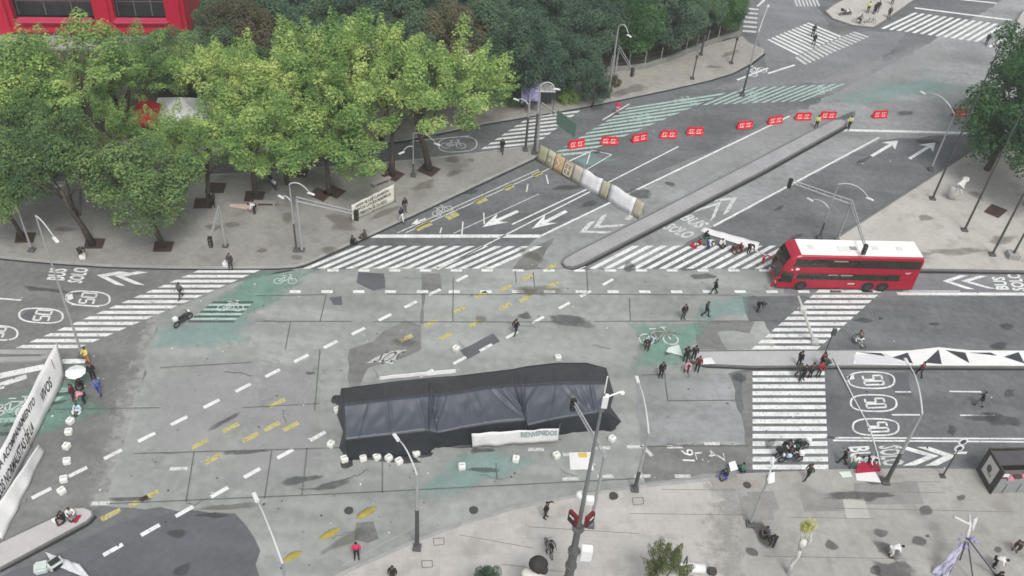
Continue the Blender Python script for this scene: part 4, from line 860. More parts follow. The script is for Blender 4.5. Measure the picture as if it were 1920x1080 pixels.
# ================================================================== PEOPLE
def skel(pose):
    """joints of a 1.7 m figure facing -Y"""
    J = dict(pel=(0, 0, .93), wai=(0, 0, 1.08), che=(0, 0, 1.30), nek=(0, 0, 1.46), hea=(0, -.02, 1.58), top=(0, -.01, 1.68))
    A = dict(sh=(.18, 0, 1.40), el=(.25, .03, 1.12), wr=(.25, -.06, .88), hip=(.09, 0, .90), kn=(.11, -.01, .48), an=(.12, .03, .07), to=(.14, -.15, .03))
    L_ = {k: list(v) for k, v in A.items()}; Rr = {k: [-v[0], v[1], v[2]] for k, v in A.items()}
    def st(d, **k):
        for a, v in k.items(): d[a] = list(v)
    if pose == 'walk':
        st(L_, kn=(.10, -.20, .50), an=(.10, -.24, .09), to=(.11, -.42, .06), el=(.24, .14, 1.14), wr=(.22, .16, .90)); st(Rr, kn=(-.10, .05, .48), an=(-.10, .30, .14), to=(-.10, .18, .03), el=(-.24, -.08, 1.14), wr=(-.20, -.26, .98))
    if pose == 'carry':
        st(L_, el=(.24, -.08, 1.12), wr=(.12, -.34, 1.15)); st(Rr, el=(-.24, -.08, 1.12), wr=(-.12, -.34, 1.15))
    if pose == 'raise':
        st(L_, el=(.36, -.10, 1.42), wr=(.30, -.32, 1.56)); st(Rr, el=(-.26, .02, 1.14), wr=(-.26, -.16, .96), kn=(-.12, -.06, .48))
    if pose == 'sit':
        J = dict(pel=(0, 0, .14), wai=(0, -.02, .30), che=(0, -.06, .52), nek=(0, -.09, .67), hea=(0, -.13, .79), top=(0, -.13, .89))
        st(L_, sh=(.18, -.06, .61), el=(.27, -.16, .40), wr=(.12, -.36, .34), hip=(.10, -.02, .14), kn=(.30, -.36, .26), an=(.12, -.50, .08), to=(.02, -.60, .05))
        st(Rr, sh=(-.18, -.06, .61), el=(-.27, -.16, .40), wr=(-.12, -.36, .34), hip=(-.10, -.02, .14), kn=(-.30, -.36, .26), an=(-.12, -.50, .08), to=(-.02, -.60, .05))
    if pose == 'bend':
        J = dict(pel=(0, .08, .86), wai=(0, -.02, .98), che=(0, -.22, 1.10), nek=(0, -.36, 1.16), hea=(0, -.47, 1.16), top=(0, -.56, 1.20))
        for d, s_ in ((L_, 1), (Rr, -1)): st(d, sh=(.18 * s_, -.30, 1.10), el=(.22 * s_, -.36, .84), wr=(.14 * s_, -.50, .66), hip=(.09 * s_, .08, .84), kn=(.12 * s_, -.06, .47))
    if pose == 'ride':
        J = dict(pel=(0, .10, .86), wai=(0, .06, 1.0), che=(0, -.08, 1.2), nek=(0, -.18, 1.34), hea=(0, -.24, 1.46), top=(0, -.24, 1.56))
        for d, s_ in ((L_, 1), (Rr, -1)): st(d, sh=(.18 * s_, -.14, 1.28), el=(.28 * s_, -.28, 1.08), wr=(.26 * s_, -.50, 1.04), hip=(.10 * s_, .10, .84), kn=(.20 * s_, -.26, .72), an=(.20 * s_, -.10, .34), to=(.20 * s_, -.28, .28))
    return J, L_, Rr
def skin_mesh(name, chains, radii, levels=1):
    """grow one continuous surface over connected edges"""
    vs, es, rr, idx = [], [], [], {}
    for ch in chains:
        prev = None
        for key, co, r in ch:
            if key not in idx: idx[key] = len(vs); vs.append(co); rr.append(r)
            i = idx[key]
            if prev is not None and prev != i: es.append((prev, i))
            prev = i
    me = bpy.data.meshes.new(name); me.from_pydata(vs, es, []); o = bpy.data.objects.new(name, me); COL.objects.link(o)
    o.modifiers.new('skin', 'SKIN'); sv_ = me.skin_vertices[0].data
    for i, r in enumerate(rr):
        sv_[i].radius = r if isinstance(r, tuple) else (r, r); sv_[i].use_root = (i == 0)
    s_ = o.modifiers.new('sub', 'SUBSURF'); s_.levels = levels; s_.render_levels = levels
    bpy.context.view_layer.update()
    m2 = bpy.data.meshes.new_from_object(o.evaluated_get(bpy.context.evaluated_depsgraph_get())); m2.name = name
    m2.polygons.foreach_set('use_smooth', [True] * len(m2.polygons))
    bpy.data.objects.remove(o); return m2
PM = {}
def pose_meshes(pose):
    if pose in PM: return PM[pose]
    J, A, B = skel(pose); V = lambda t: Vector(t)
    body = [[('pel', J['pel'], (.13, .10)), ('wai', J['wai'], (.12, .09)), ('che', J['che'], (.145, .10)), ('nek', J['nek'], .055), ('hea', J['hea'], (.078, .092)), ('top', J['top'], (.062, .072))]]
    jk = [[('pel', V(J['pel']) + (V(J['wai']) - V(J['pel'])) * .0, (.165, .125)), ('wai', J['wai'], (.155, .12)), ('che', J['che'], (.175, .125)), ('nk', V(J['nek']) - (V(J['nek']) - V(J['che'])) * .12, .075)]]
    tr = [[('pel', V(J['pel']), (.15, .12))]]
    for d, s_ in ((A, 'l'), (B, 'r')):
        hand = V(d['wr']) + (V(d['wr']) - V(d['el'])).normalized() * .08; dirn = (V(d['wr']) - V(d['el'])).normalized(); side = Vector((1 if s_ == 'l' else -1, 0, 0)); ax = Vector((0, 1, 0)) if abs(dirn.y) < .8 else Vector((1, 0, 0)); ax = (ax - dirn * ax.dot(dirn)).normalized()
        body.append([('che', J['che'], .1), ('sh' + s_, d['sh'], .055), ('el' + s_, d['el'], .042), ('wr' + s_, d['wr'], .027), ('ha' + s_, hand, (.036, .018))])
        for k in range(4):
            off = ax * (.026 * (k - 1.5)); L = (.075, .085, .08, .062)[k]; bend = -side * .018
            body.append([('ha' + s_, hand, .03), ('f%d' % k + s_, hand + dirn * .035 + off, .010), ('g%d' % k + s_, hand + dirn * L + off * 1.05 + bend, .008)])
        body.append([('ha' + s_, hand, .03), ('t' + s_, hand - ax * .042 + dirn * .005, .011), ('u' + s_, hand - ax * .056 + dirn * .035, .009)])
        body.append([('pel', J['pel'], .12), ('hip' + s_, d['hip'], .085), ('kn' + s_, d['kn'], .055), ('an' + s_, d['an'], .038), ('to' + s_, d['to'], (.04, .028))])
        jk.append([('che', J['che'], .1), ('sh' + s_, d['sh'], .078), ('el' + s_, d['el'], .062), ('cu' + s_, V(d['el']).lerp(V(d['wr']), .92), .045)])
        tr.append([('pel', J['pel'], .12), ('hip' + s_, d['hip'], .105), ('kn' + s_, d['kn'], .076), ('cf' + s_, V(d['kn']).lerp(V(d['an']), .92), .058)])
    bm_ = skin_mesh('body', body, None); jm = skin_mesh('jacket', jk, None); tm = skin_mesh('trousers', tr, None)
    # face: nose, eyes, mouth, ears welded into the body mesh
    hd = V(J['hea']); up = (V(J['top']) - hd).normalized(); fw = Vector((0, -1, 0)); fw = (fw - up * fw.dot(up)).normalized() if abs(fw.dot(up)) < .95 else Vector((0, 0, -1)); sd_ = up.cross(fw)
    q = MB(); q.v = [v.co.copy() for v in bm_.vertices]; q.f = [tuple(p.vertices) for p in bm_.polygons]; q.mi = [0] * len(q.f)
    q.ball(hd + fw * .10 - up * .005, (.014, .02, .022), 6); q.ball(hd + fw * .088 - up * .05, (.028, .01, .008), 6, 1)
    for k in (-1, 1): q.ball(hd + fw * .085 + sd_ * .033 * k + up * .025, (.012, .010, .009), 6, 1); q.ball(hd + sd_ * .088 * k, (.014, .02, .028), 6)
    me = bpy.data.meshes.new('body'); me.from_pydata([tuple(v) for v in q.v], [], q.f); me.polygons.foreach_set('material_index', q.mi); me.polygons.foreach_set('use_smooth', [True] * len(q.f)); me.update()
    q = MB(); c = hd - fw * .012 + up * .045; q.ball(c, (.098, .104, .088), 10)
    for i in range(len(q.v)):
        v = q.v[i]; 
        if (v - hd).dot(fw) > .04 and (v - hd).dot(up) < .05: q.v[i] = v - fw * .05
    hm = bpy.data.meshes.new('hair'); hm.from_pydata([tuple(v) for v in q.v], [], q.f); hm.polygons.foreach_set('use_smooth', [True] * len(q.f)); hm.update()
    shm = []
    for d in (A, B):
        q = MB(); a, t = V(d['an']), V(d['to']); dd = (t - a).normalized(); q.tube([a + Vector((0, 0, .06)), a - Vector((0, 0, .01)) + Vector((0, .02, 0)), a.lerp(t, .5), t + dd * .05], [.055, .06, .055, .03], 8)
        for i in range(len(q.v)): q.v[i].z = max(q.v[i].z, .0) if pose != 'ride' else q.v[i].z
        sm_ = bpy.data.meshes.new('shoe'); sm_.from_pydata([tuple(v) for v in q.v], [], q.f); sm_.polygons.foreach_set('use_smooth', [True] * len(q.f)); sm_.update(); shm.append(sm_)
    PM[pose] = (me, jm, tm, hm, shm); return PM[pose]
CLO = {'black': (.018, .018, .02), 'navy': (.02, .025, .05), 'grey': (.13, .13, .135), 'dgrey': (.05, .05, .055), 'white': (.68, .68, .67), 'red': (.30, .02, .035), 'dred': (.13, .018, .03), 'pink': (.60, .28, .33), 'hotpink': (.62, .03, .12),
       'yellow': (.62, .60, .16), 'vest': (.62, .66, .22), 'blue': (.05, .07, .32), 'lblue': (.45, .58, .68), 'green': (.05, .16, .10), 'tan': (.25, .2, .14), 'orange': (.6, .24, .10), 'brown': (.07, .05, .04), 'plaid': (.12, .15, .32), 'olive': (.06, .065, .045)}
def cloth(c): return mat('cloth_' + c, CLO[c], .85, .12, 6)
SKINS = [mat('skin_tan', (.30, .17, .11), .6, .05, 8), mat('skin_brown', (.22, .12, .075), .6, .05, 8)]
HAIRC = mat('dark_hair', (.014, .011, .01), .6, .1, 8); EYE = plain('face_dark', (.03, .015, .012), .4); SHOE = plain('shoe_black', (.02, .02, .02), .5)
prn = random.Random(3)
def person(px, py, jc, tc, pose, yaw, label, zb=0.0, group=None, s_=1.0, hair=None, lift=0.0):
    g = G(px, py, zb); g.z += lift; me, jm, tm, hm, shm = pose_meshes(pose)
    sk = prn.choice(SKINS)
    def put(nm, mesh, ms, parent):
        k = mesh.copy() if not mesh.materials else mesh
        if not mesh.materials:
            for _ in ms: mesh.materials.append(None)
            bpy.data.meshes.remove(k)
        o = bpy.data.objects.new(nm, mesh); link(o, parent)
        for i, m_ in enumerate(ms): o.material_slots[i].link = 'OBJECT'; o.material_slots[i].material = m_
        return o
    b = put('person', me, [sk, EYE], None); b.location = g; b.rotation_euler = (0, 0, R(yaw)); b.scale = (s_ * 1.04,) * 3
    tag(b, label, 'person', group)
    put('jacket', jm, [cloth(jc)], b); put('trousers', tm, [cloth(tc)], b); put('hair', hm, [hair or HAIRC], b)
    for sm_ in shm: put('shoe', sm_, [SHOE], b)
    return b
S1, S2 = .14, .2
for a in [
    (1338, 551, 'black', 'black', 'walk', -100, 'person in black walking alone across the white dashed line left of the bus'),
    (1280, 598, 'black', 'dgrey', 'stand', 20, 'left one of two dark clothed people standing south of the dashed line'),
    (1322, 593, 'dgrey', 'black', 'walk', 70, 'right one of the pair south of the dashed line, in dark grey mid stride'),
    (1420, 584, 'black', 'black', 'bend', 60, 'person in black leaning over beside the dark road patch'),
    (1238, 707, 'black', 'black', 'stand', 10, 'person in black standing alone right of the marquee'),
    (966, 627, 'black', 'navy', 'walk', 150, 'dark clothed person walking above the middle of the marquee'),
    (1284, 678, 'black', 'black', 'carry', 160, 'left one of the two tall black figures at the median tip', 0, 'people gathered at the median tip'),
    (1299, 676, 'black', 'black', 'stand', 170, 'right one of the two tall black figures at the median tip', 0, 'people gathered at the median tip'),
    (1286, 697, 'pink', 'dgrey', 'bend', 0, 'stooping person in pink at the median tip', 0, 'people gathered at the median tip'),
    (1306, 696, 'dred', 'black', 'stand', -20, 'person in dark red at the median tip beside the white sheet', 0, 'people gathered at the median tip'),
    (1494, 709, 'olive', 'dgrey', 'walk', 0, 'leftmost person of the group on the median crossing', 0, 'people standing where the crossing meets the median'),
    (1503, 712, 'black', 'black', 'carry', 20, 'person in black second from left on the median crossing', 0, 'people standing where the crossing meets the median'),
    (1517, 708, 'dgrey', 'black', 'stand', -160, 'grey jacketed person at the centre of the median crossing group', 0, 'people standing where the crossing meets the median'),
    (1533, 706, 'red', 'dgrey', 'carry', 10, 'red jacketed person on the median crossing', 0, 'people standing where the crossing meets the median'),
    (1496, 686, 'black', 'black', 'stand', 120, 'person in black at the back of the median crossing group', S2, 'people standing where the crossing meets the median'),
    (1548, 692, 'dgrey', 'green', 'bend', -90, 'rightmost stooping person of the median crossing group', S2, 'people standing where the crossing meets the median'),
    (1538, 688, 'dred', 'black', 'stand', 200, 'maroon jacketed person behind the red jacketed one', S2, 'people standing where the crossing meets the median'),
    (1721, 706, 'dred', 'black', 'walk', -150, 'person in dark red stepping off the triangle mural'),
    (1834, 762, 'black', 'grey', 'walk', -130, 'person in black walking on the eastern carriageway'),
    (1608, 648, 'dgrey', 'white', 'ride', -150, 'cyclist in dark grey riding right of the upper zebra'),
    (1213, 655, 'black', 'olive', 'bend', -30, 'person in black bending over the bicycle on green paint'),
    (166, 681, 'yellow', 'orange', 'carry', -20, 'person in a yellow top and orange bottoms at the foot of the tall lamp'),
    (176, 711, 'black', 'black', 'stand', 30, 'person in black at the back of the left hand group', 0, 'small group beside the long lettered banner'),
    (187, 738, 'plaid', 'blue', 'walk', 20, 'person in blue check at the right of the left hand group', 0, 'small group beside the long lettered banner'),
    (152, 724, 'black', 'black', 'sit', 10, 'person in black sitting under the white umbrella', 0, 'small group beside the long lettered banner'),
    (140, 750, 'dred', 'navy', 'stand', 90, 'person in maroon at the left of the left hand group', 0, 'small group beside the long lettered banner'),
    (159, 755, 'pink', 'black', 'bend', -60, 'pink clad person stooping in the left hand group', 0, 'small group beside the long lettered banner'),
    (148, 770, 'lblue', 'white', 'sit', 0, 'pale blue clad person sitting at the front of the left hand group', 0, 'small group beside the long lettered banner'),
    (340, 559, 'grey', 'dgrey', 'walk', -30, 'grey clad person crossing the middle of the western zebra'),
    (433, 504, 'dgrey', 'dgrey', 'stand', 0, 'dark grey person on the kerb beside a white crate', S1),
    (669, 1046, 'hotpink', 'black', 'stand', 10, 'person in a bright pink jacket near the lower kerb'),
    (1022, 970, 'black', 'black', 'raise', 60, 'person in black on the southern kerb left of the thick pole', S1),
    (1028, 1034, 'grey', 'black', 'ride', 20, 'rider in grey on a bicycle on the southern pavement', S1),
    (941, 287, 'black', 'black', 'walk', 0, 'person in black stepping onto the sliproad crossing', S1),
    (1157, 214, 'hotpink', 'pink', 'stand', 0, 'person in pink on the green cycle bars'),
    (659, 456, 'black', 'black', 'sit', 100, 'person in black crouching at the kerb corner below the banner', S1),
    (686, 446, 'olive', 'olive', 'sit', -80, 'olive clad person crouching at the left end of the stop line', S1),
    (759, 398, 'black', 'grey', 'stand', 40, 'person in black on the kerb right of the lettered banner', S1),
    (752, 417, 'navy', 'white', 'walk', 40, 'person in navy and white stepping off the kerb right of the banner', 0),
    (1529, 241, 'vest', 'black', 'stand', 0, 'left one of two traffic officers in yellow vests'),
    (1590, 242, 'vest', 'black', 'walk', -30, 'right one of two traffic officers in yellow vests, at the median end'),
    (1523, 68, 'black', 'black', 'stand', 0, 'farther of two people in black on the small far zebra'),
    (1524, 86, 'black', 'black', 'walk', 0, 'nearer of two people in black on the small far zebra'),
    (1848, 84, 'black', 'black', 'walk', -30, 'person in black leaving the wide far zebra'),
    (1626, 24, 'vest', 'black', 'stand', 0, 'officer in a pale vest on the far corner', S1), (1638, 26, 'black', 'black', 'stand', 20, 'left one of the dark pair on the far corner', S1), (1644, 23, 'black', 'dgrey', 'stand', -10, 'right one of the dark pair on the far corner', S1),
    (1608, 46, 'grey', 'dgrey', 'ride', 60, 'grey cyclist rounding the far corner'), (1665, 34, 'dgrey', 'black', 'stand', 0, 'lone dark figure at the edge of the far corner', S1), (1672, 8, 'blue', 'black', 'carry', 0, 'person in blue at the top edge on the far corner', S1),
    (1312, 462, 'red', 'white', 'sit', -60, 'red clad person seated at the left end of the floor banner', 0, 'people seated beside the banner on the zebra'),
    (1327, 466, 'white', 'blue', 'bend', 30, 'person in white stooping over the floor banner', 0, 'people seated beside the banner on the zebra'),
    (1322, 447, 'black', 'green', 'sit', 120, 'black clad person crouching behind the floor banner corner', 0, 'people seated beside the banner on the zebra'),
    (1352, 460, 'white', 'black', 'sit', 10, 'white topped person seated at the middle of the floor banner', 0, 'people seated beside the banner on the zebra'),
    (1374, 470, 'dgrey', 'dred', 'sit', 10, 'dark grey person seated third from the right by the floor banner', 0, 'people seated beside the banner on the zebra'),
    (1387, 468, 'dred', 'brown', 'sit', -20, 'maroon clad person seated second from the right by the floor banner', 0, 'people seated beside the banner on the zebra'),
    (1403, 474, 'brown', 'black', 'bend', 20, 'brown clad person stooping at the right end of the floor banner', 0, 'people seated beside the banner on the zebra'),
    (1358, 892, 'navy', 'blue', 'sit', -30, 'person in navy seated on the kerb holding a white sheet', S1),
    (1392, 885, 'green', 'black', 'sit', 200, 'person in green lying low on the kerb left of the zebra', S1),
    (1512, 898, 'olive', 'black', 'walk', -60, 'person in olive on the kerb right of the motorcycles', S1),
    (1468, 848, 'black', 'dgrey', 'ride', 60, 'rider in black on the left motorcycle on the zebra', 0), (1491, 845, 'navy', 'black', 'ride', -20, 'rider in navy on the right motorcycle on the zebra', 0),
    (1578, 870, 'black', 'black', 'walk', -120, 'black clad person leaning in left of the blanket stall', 0, 'people around the red blanket stall'),
    (1596, 880, 'white', 'green', 'stand', -20, 'white shirted person left of the red blanket', 0, 'people around the red blanket stall'),
    (1627, 872, 'white', 'black', 'bend', 20, 'white shirted person stooping behind the red blanket', 0, 'people around the red blanket stall'),
    (1612, 868, 'lblue', 'black', 'sit', 10, 'pale blue clad person seated behind the red blanket', 0, 'people around the red blanket stall'),
    (1903, 1032, 'brown', 'black', 'bend', -40, 'brown clad person stooping on the pavement near the right edge', S1),
    (1862, 1062, 'white', 'black', 'bend', 60, 'white and black clad person working by the violet tripod', S1), (1868, 1085, 'black', 'black', 'sit', 60, 'black clad person sitting below the violet tripod', S1),
    (1447, 1022, 'black', 'dgrey', 'bend', -40, 'black clad person stooping by the giant hand sculpture', S1), (1436, 1000, 'grey', 'black', 'sit', -40, 'grey clad person sitting left of the giant hand sculpture', S1), (1668, 1042, 'white', 'white', 'bend', 90, 'person in white stooping over the violet streak', S1),
    (120, 972, 'black', 'black', 'sit', -10, 'black clad person sitting at the tip of the southwest median', S2, 'people on the southwest median tip'), (133, 966, 'white', 'grey', 'sit', 30, 'white clad person sitting at the tip of the southwest median', S2, 'people on the southwest median tip'),
    (736, 1090, 'black', 'black', 'stand', 0, 'dark haired person cut by the bottom edge left of centre', S1),
    (400, 388, 'black', 'black', 'stand', 20, 'person in black among the brown tree pits', S1), (153, 482, 'dgrey', 'black', 'bend', 60, 'dark clad person stooping over the white crate on the west kerb', S1), (478, 400, 'white', 'black', 'bend', -60, 'person bending over the pale cloth on the west pavement', S1)]:
    zb = a[7] if len(a) > 7 else 0; gr = a[8] if len(a) > 8 else None
    person(*a[:7], zb=zb, group=gr)
PC = [o for o in COL.objects if o.name.startswith('person') and o.parent is None]
# ================================================================== BICYCLES AND MOTORCYCLES
def wheel(q, c, r, w_, mi=0, n=16):
    vs, fs = [], []; m_ = 6
    for i in range(n):
        a = 2 * math.pi * i / n
        for k in range(m_):
            b = 2 * math.pi * k / m_; rr = r - w_ / 2 + w_ / 2 * math.cos(b); vs.append((c[0] + rr * math.cos(a), c[1] + w_ / 2 * math.sin(b), c[2] + rr * math.sin(a)))
    for i in range(n):
        for k in range(m_): fs.append((i * m_ + k, i * m_ + (k + 1) % m_, ((i + 1) % n) * m_ + (k + 1) % m_, ((i + 1) % n) * m_ + k))
    q.add(vs, fs, mi)
def motorcycle(px, py, yaw, col, label, zb=0):
    r = empty('motorcycle', G(px, py, zb), R(yaw)); tag(r, label, 'motorcycle', 'motorcycles around the junction'); BK = plain('tyre_rubber', (.018, .018, .018), .8)
    for x in (-.68, .68):
        q = MB(); wheel(q, (x, 0, .32), .32, .12); w_ = q.build('wheel', BK, r, smooth=True); q = MB(); q.tube([(x, -.03, .32), (x, .03, .32)], .17, 10); q.build('rim', plain('rim_metal', (.35, .35, .36), .3, .7), w_)
    q = MB(); q.box((0, 0, .42), (.62, .26, .32)); q.box((.1, 0, .60), (.9, .08, .12)); q.tube([(.68, .09, .32), (.48, .09, .95)], .03, 6); q.tube([(.68, -.09, .32), (.48, -.09, .95)], .03, 6); q.tube([(-.68, .1, .32), (-.1, .1, .45)], .03, 6); q.tube([(-.8, .16, .3), (-.1, .16, .32)], .05, 6); q.build('frame', plain('engine_grey', (.10, .10, .11), .4, .5), r, bevel=.02)
    q = MB(); q.box((.2, 0, .78), (.5, .3, .24), taper=.7); q.box((.62, 0, .72), (.3, .2, .1)); q.build('tank', plain('motor_' + col, CLO[col], .25), r, bevel=.05)
    q = MB(); q.box((-.32, 0, .82), (.75, .28, .12), ry=.06, taper=.85); q.build('seat', plain('seat_black', (.02, .02, .02), .6), r, bevel=.04)
    q = MB(); q.tube([(.42, -.36, 1.05), (.5, 0, 1.0), (.42, .36, 1.05)], .02, 6); q.build('handlebar', DKS, r)
    q = MB(); q.ball((.66, 0, .92), (.1, .13, .12), 8); q.build('headlight', WHITEM, r)
    q = MB(); q.box((-.72, 0, 1.0), (.36, .38, .32)); q.build('top_box', WHITEM if col != 'white' else plain('seat_black', (.02, .02, .02)), r, bevel=.04)
motorcycle(1468, 852, 35, 'white', 'white and black motorcycle at the left on the lower zebra'); motorcycle(1496, 846, -150, 'green', 'dark green motorcycle at the right on the lower zebra')
motorcycle(512, 350, -55, 'white', 'motorcycle parked on the western pavement under the trees', S1); motorcycle(1584, 30, 20, 'white', 'white motorcycle parked at the far corner'); motorcycle(345, 606, 60, 'dgrey', 'dark motorcycle at the edge of the green cycle paint')
motorcycle(1480, 866, 190, 'lblue', 'pale blue motorcycle nearest the kerb on the lower zebra')
def bicycle(px, py, yaw, col, label, zb=0):
    r = empty('bicycle', G(px, py, zb), R(yaw)); tag(r, label, 'bicycle', 'bicycles around the junction')
    for x in (-.52, .52): q = MB(); wheel(q, (x, 0, .34), .34, .05, n=20); [q.tube([(x, 0, .34), (x + .31 * math.cos(t), 0, .34 + .31 * math.sin(t))], .006, 3) for t in (0, 1.05, 2.1, 3.14, 4.2, 5.24)]; q.build('wheel', plain('tyre_rubber', (.018, .018, .018), .8), r)
    q = MB()
    for a, b in [((-.52, 0, .34), (-.12, 0, .36)), ((-.12, 0, .36), (-.22, 0, .86)), ((-.2, 0, .76), (.36, 0, .82)), ((-.12, 0, .36), (.38, 0, .74)), ((-.52, 0, .34), (-.2, 0, .76)), ((.52, 0, .34), (.36, 0, .95))]: q.tube([a, b], .022, 6)
    q.build('frame', plain('cycle_' + col, CLO[col], .35), r)
    q = MB(); q.box((-.24, 0, .9), (.26, .14, .06)); q.build('saddle', plain('seat_black', (.02, .02, .02)), r, bevel=.02); q = MB(); q.tube([(.42, -.28, 1.02), (.36, 0, .97), (.42, .28, 1.02)], .016, 6); q.build('handlebar', DKS, r)
bicycle(1608, 648, 120, 'white', 'white bicycle under the dark grey cyclist'); bicycle(1222, 648, 40, 'lblue', 'pale bicycle lying by the green paint right of the marquee'); bicycle(1028, 1034, 110, 'dgrey', 'bicycle ridden on the southern pavement', S1); bicycle(1608, 46, 150, 'grey', 'bicycle ridden round the far corner')
bicycle(1630, 45, 10, 'dgrey', 'bicycle parked by the far corner')

# ================================================================== THE BUS
def bus():
    f, b = G(1453, 543.5), G(1709, 548); d = b - f; L = d.length; rz = math.atan2(d.y, d.x); H_, W = 4.05, 2.55
    r = empty('double_decker_bus', f, rz); tag(r, 'red double decker bus with a white roof, driving off the zebra crossing', 'bus')
    BR = mat('bus_red', (.36, .008, .03), .3, .06, .7, spec=.5); GL = mat('bus_glass', (.028, .026, .018), .12, .3, .8, spec=.6)
    prof = [(0, .32), (-.06, 1.0), (-.02, 1.7), (.12, 2.5), (.32, 3.15), (.62, 3.7), (1.0, 3.95), (1.4, H_), (L - .35, H_), (L - .12, H_ - .15), (L, 3.5), (L, .4), (L - .1, .32)]
    q = MB(); n = len(prof); secs = [(0.0, .10), (.10, .03), (.22, 0), (W - .22, 0), (W - .10, .03), (W, .10)]; cx, cz = L / 2, H_ / 2; vs = []
    for y, ins in secs:
        for x, z in prof: vs.append((x + (ins if x < cx else -ins), y, z - (ins if z > cz else 0)))
    fs = [tuple(range(n)), tuple(range(5 * n, 6 * n))[::-1]]
    for s_ in range(5):
        for i in range(n): j = (i + 1) % n; fs.append((s_ * n + i, (s_ + 1) * n + i, (s_ + 1) * n + j, s_ * n + j))
    q.add(vs, fs); q.build('body', BR, r)
    q = MB(); q.box(((1.45 + L - .3) / 2, W / 2, H_ + .015), (L - 1.75, W - .3, .05)); rf = q.build('roof', mat('bus_roof_white', (.80, .78, .75), .5, .04, .7), r, bevel=.015)
    q = MB(); [q.box((6.0 + .13 * k, W / 2 - .1, H_ + .06), (.07, .5, .05)) for k in range(7)]; q.build('vent', plain('vent_grey', (.25, .25, .25)), rf)
    q = MB(); q.box((5.6, W / 2 - .25, H_ + .07), (1.1, .8, .06)); q.build('hatch', plain('hatch_white', (.66, .65, .63)), rf, bevel=.02)
    for nm, x0, x1, z0, z1 in [('upper_window', 1.0, L - .25, 2.72, 3.66), ('lower_window', 1.55, L - 1.7, 1.32, 2.02)]:
        for y in (-.012, W + .012):
            q = MB(); q.add([(x0, y - .01, z0 + (.1 if nm[0] == 'u' else 0)), (x1, y - .01, z0), (x1 - .05, y - .01, z1), (x0 + .1, y - .01, z1), (x0, y + .01, z0 + (.1 if nm[0] == 'u' else 0)), (x1, y + .01, z0), (x1 - .05, y + .01, z1), (x0 + .1, y + .01, z1)], [(0, 1, 2, 3), (7, 6, 5, 4), (0, 4, 5, 1), (1, 5, 6, 2), (2, 6, 7, 3), (3, 7, 4, 0)])
            o = q.build(nm, GL, r)
            q = MB()
            for k in range(1, 8): q.box((x0 + (x1 - x0) * k / 8, y + (-.014 if y < 0 else .014), (z0 + z1) / 2), (.05, .012, z1 - z0 - .1))
            q.build('window_bar', plain('bar_black', (.02, .02, .02), .5), o)
    q = MB(); q.box((5.2, -.045, 3.52), (1.3, .02, .14)); q.box((4.9, -.045, 1.92), (.9, .02, .12)); q.box((6.2, -.045, 1.9), (1.1, .02, .14)); q.build('route_display', plain('display_grey', (.30, .24, .22), .4), r)
    q = MB()
    for (x0, z0), (x1, z1) in [((.33 - .02, 3.15), (.60, 3.66)), ((.13, 2.5), (.31, 3.13))]: q.add([(x0 - .03, .22, z0), (x0 - .03, W - .22, z0), (x1 - .03, W - .22, z1), (x1 - .03, .22, z1)], [(0, 1, 2, 3)])
    q.build('upper_windscreen', GL, r)
    q = MB(); q.add([(-.085, .25, 1.0), (-.085, W - .25, 1.0), (-.045, W - .25, 1.7), (.08, W - .25, 2.35), (.08, .25, 2.35), (-.045, .25, 1.7)], [(0, 1, 2, 5), (5, 2, 3, 4)]); q.build('windscreen', GL, r)
    q = MB(); q.add([(.0, -.02, 1.0), (1.3, -.02, .9), (1.3, -.02, 2.0), (.15, -.02, 2.3)], [(0, 1, 2, 3)]); q.build('cab_window', GL, r)
    for y in (.35, W - .35): q = MB(); q.ball((-.04, y, .72), (.07, .2, .12), 8); q.build('headlight', LAMPW, r)
    for x in (2.25, 8.6, 10.0):
        for y in (-.01, W + .01):
            q = MB(); q.tube([(x, y, .5), (x, y + (.25 if y < 1 else -.25), .5)], .5, 18); wo = q.build('wheel', plain('tyre_rubber', (.018, .018, .018), .8), r); q = MB(); q.tube([(x, y - .03 if y < 1 else y + .03, .5), (x, y + .02 if y < 1 else y - .02, .5)], .27, 12); q.build('rim', plain('rim_grey', (.06, .055, .055), .5, .3), wo)
            q = MB(); q.prism([(x + .62 * math.cos(t * math.pi / 8), .5 + .62 * math.sin(t * math.pi / 8)) for t in range(9)], 'y', .012, (0, y + (-.012 if y < 1 else 0), 0)); q.build('wheel_arch', plain('arch_black', (.02, .02, .022), .7), r)
    q = MB(); q.tube([(.1, -.1, 1.55), (-.35, -.3, 1.75), (-.62, -.35, 1.5)], [.08, .09, .05], 6); q.box((-.62, -.36, 1.1), (.16, .26, .75)); q.build('mirror', BR, r, bevel=.02)
    q = MB(); q.tube([(.1, W + .1, 1.55), (-.35, W + .3, 1.75), (-.62, W + .35, 1.5)], [.08, .09, .05], 6); q.box((-.62, W + .36, 1.1), (.16, .26, .75)); q.build('mirror', BR, r, bevel=.02)
    q = MB(); [q.box((x, -.004, 2.36), (.018, .02, .62)) for x in (2.1, 3.6, 5.1, 6.6, 8.1, 9.6, 11.1)]; [q.box((x, -.004, .75), (.018, .02, .7)) for x in (1.5, 3.1, 4.4, 5.8, 7.4, 11.2)]; q.box((L / 2, -.006, 2.12), (L - 1.2, .02, .02)); q.build('panel_joint', plain('joint_dark_red', (.12, .005, .012), .6), r)
    
    for x in (2.6, 8.6, 10.9): q = MB(); q.box((x, W / 2, H_ + .055), (.6, .6, .05)); q.build('roof_hatch', plain('hatch_pale', (.60, .59, .57)), rf, bevel=.02)
    WM = plain('logo_white', (.75, .74, .72), .5)
    q = MB(); q.box((.95, -.03, 2.45), (.13, .02, .16)); q.build('emblem', WM, r)
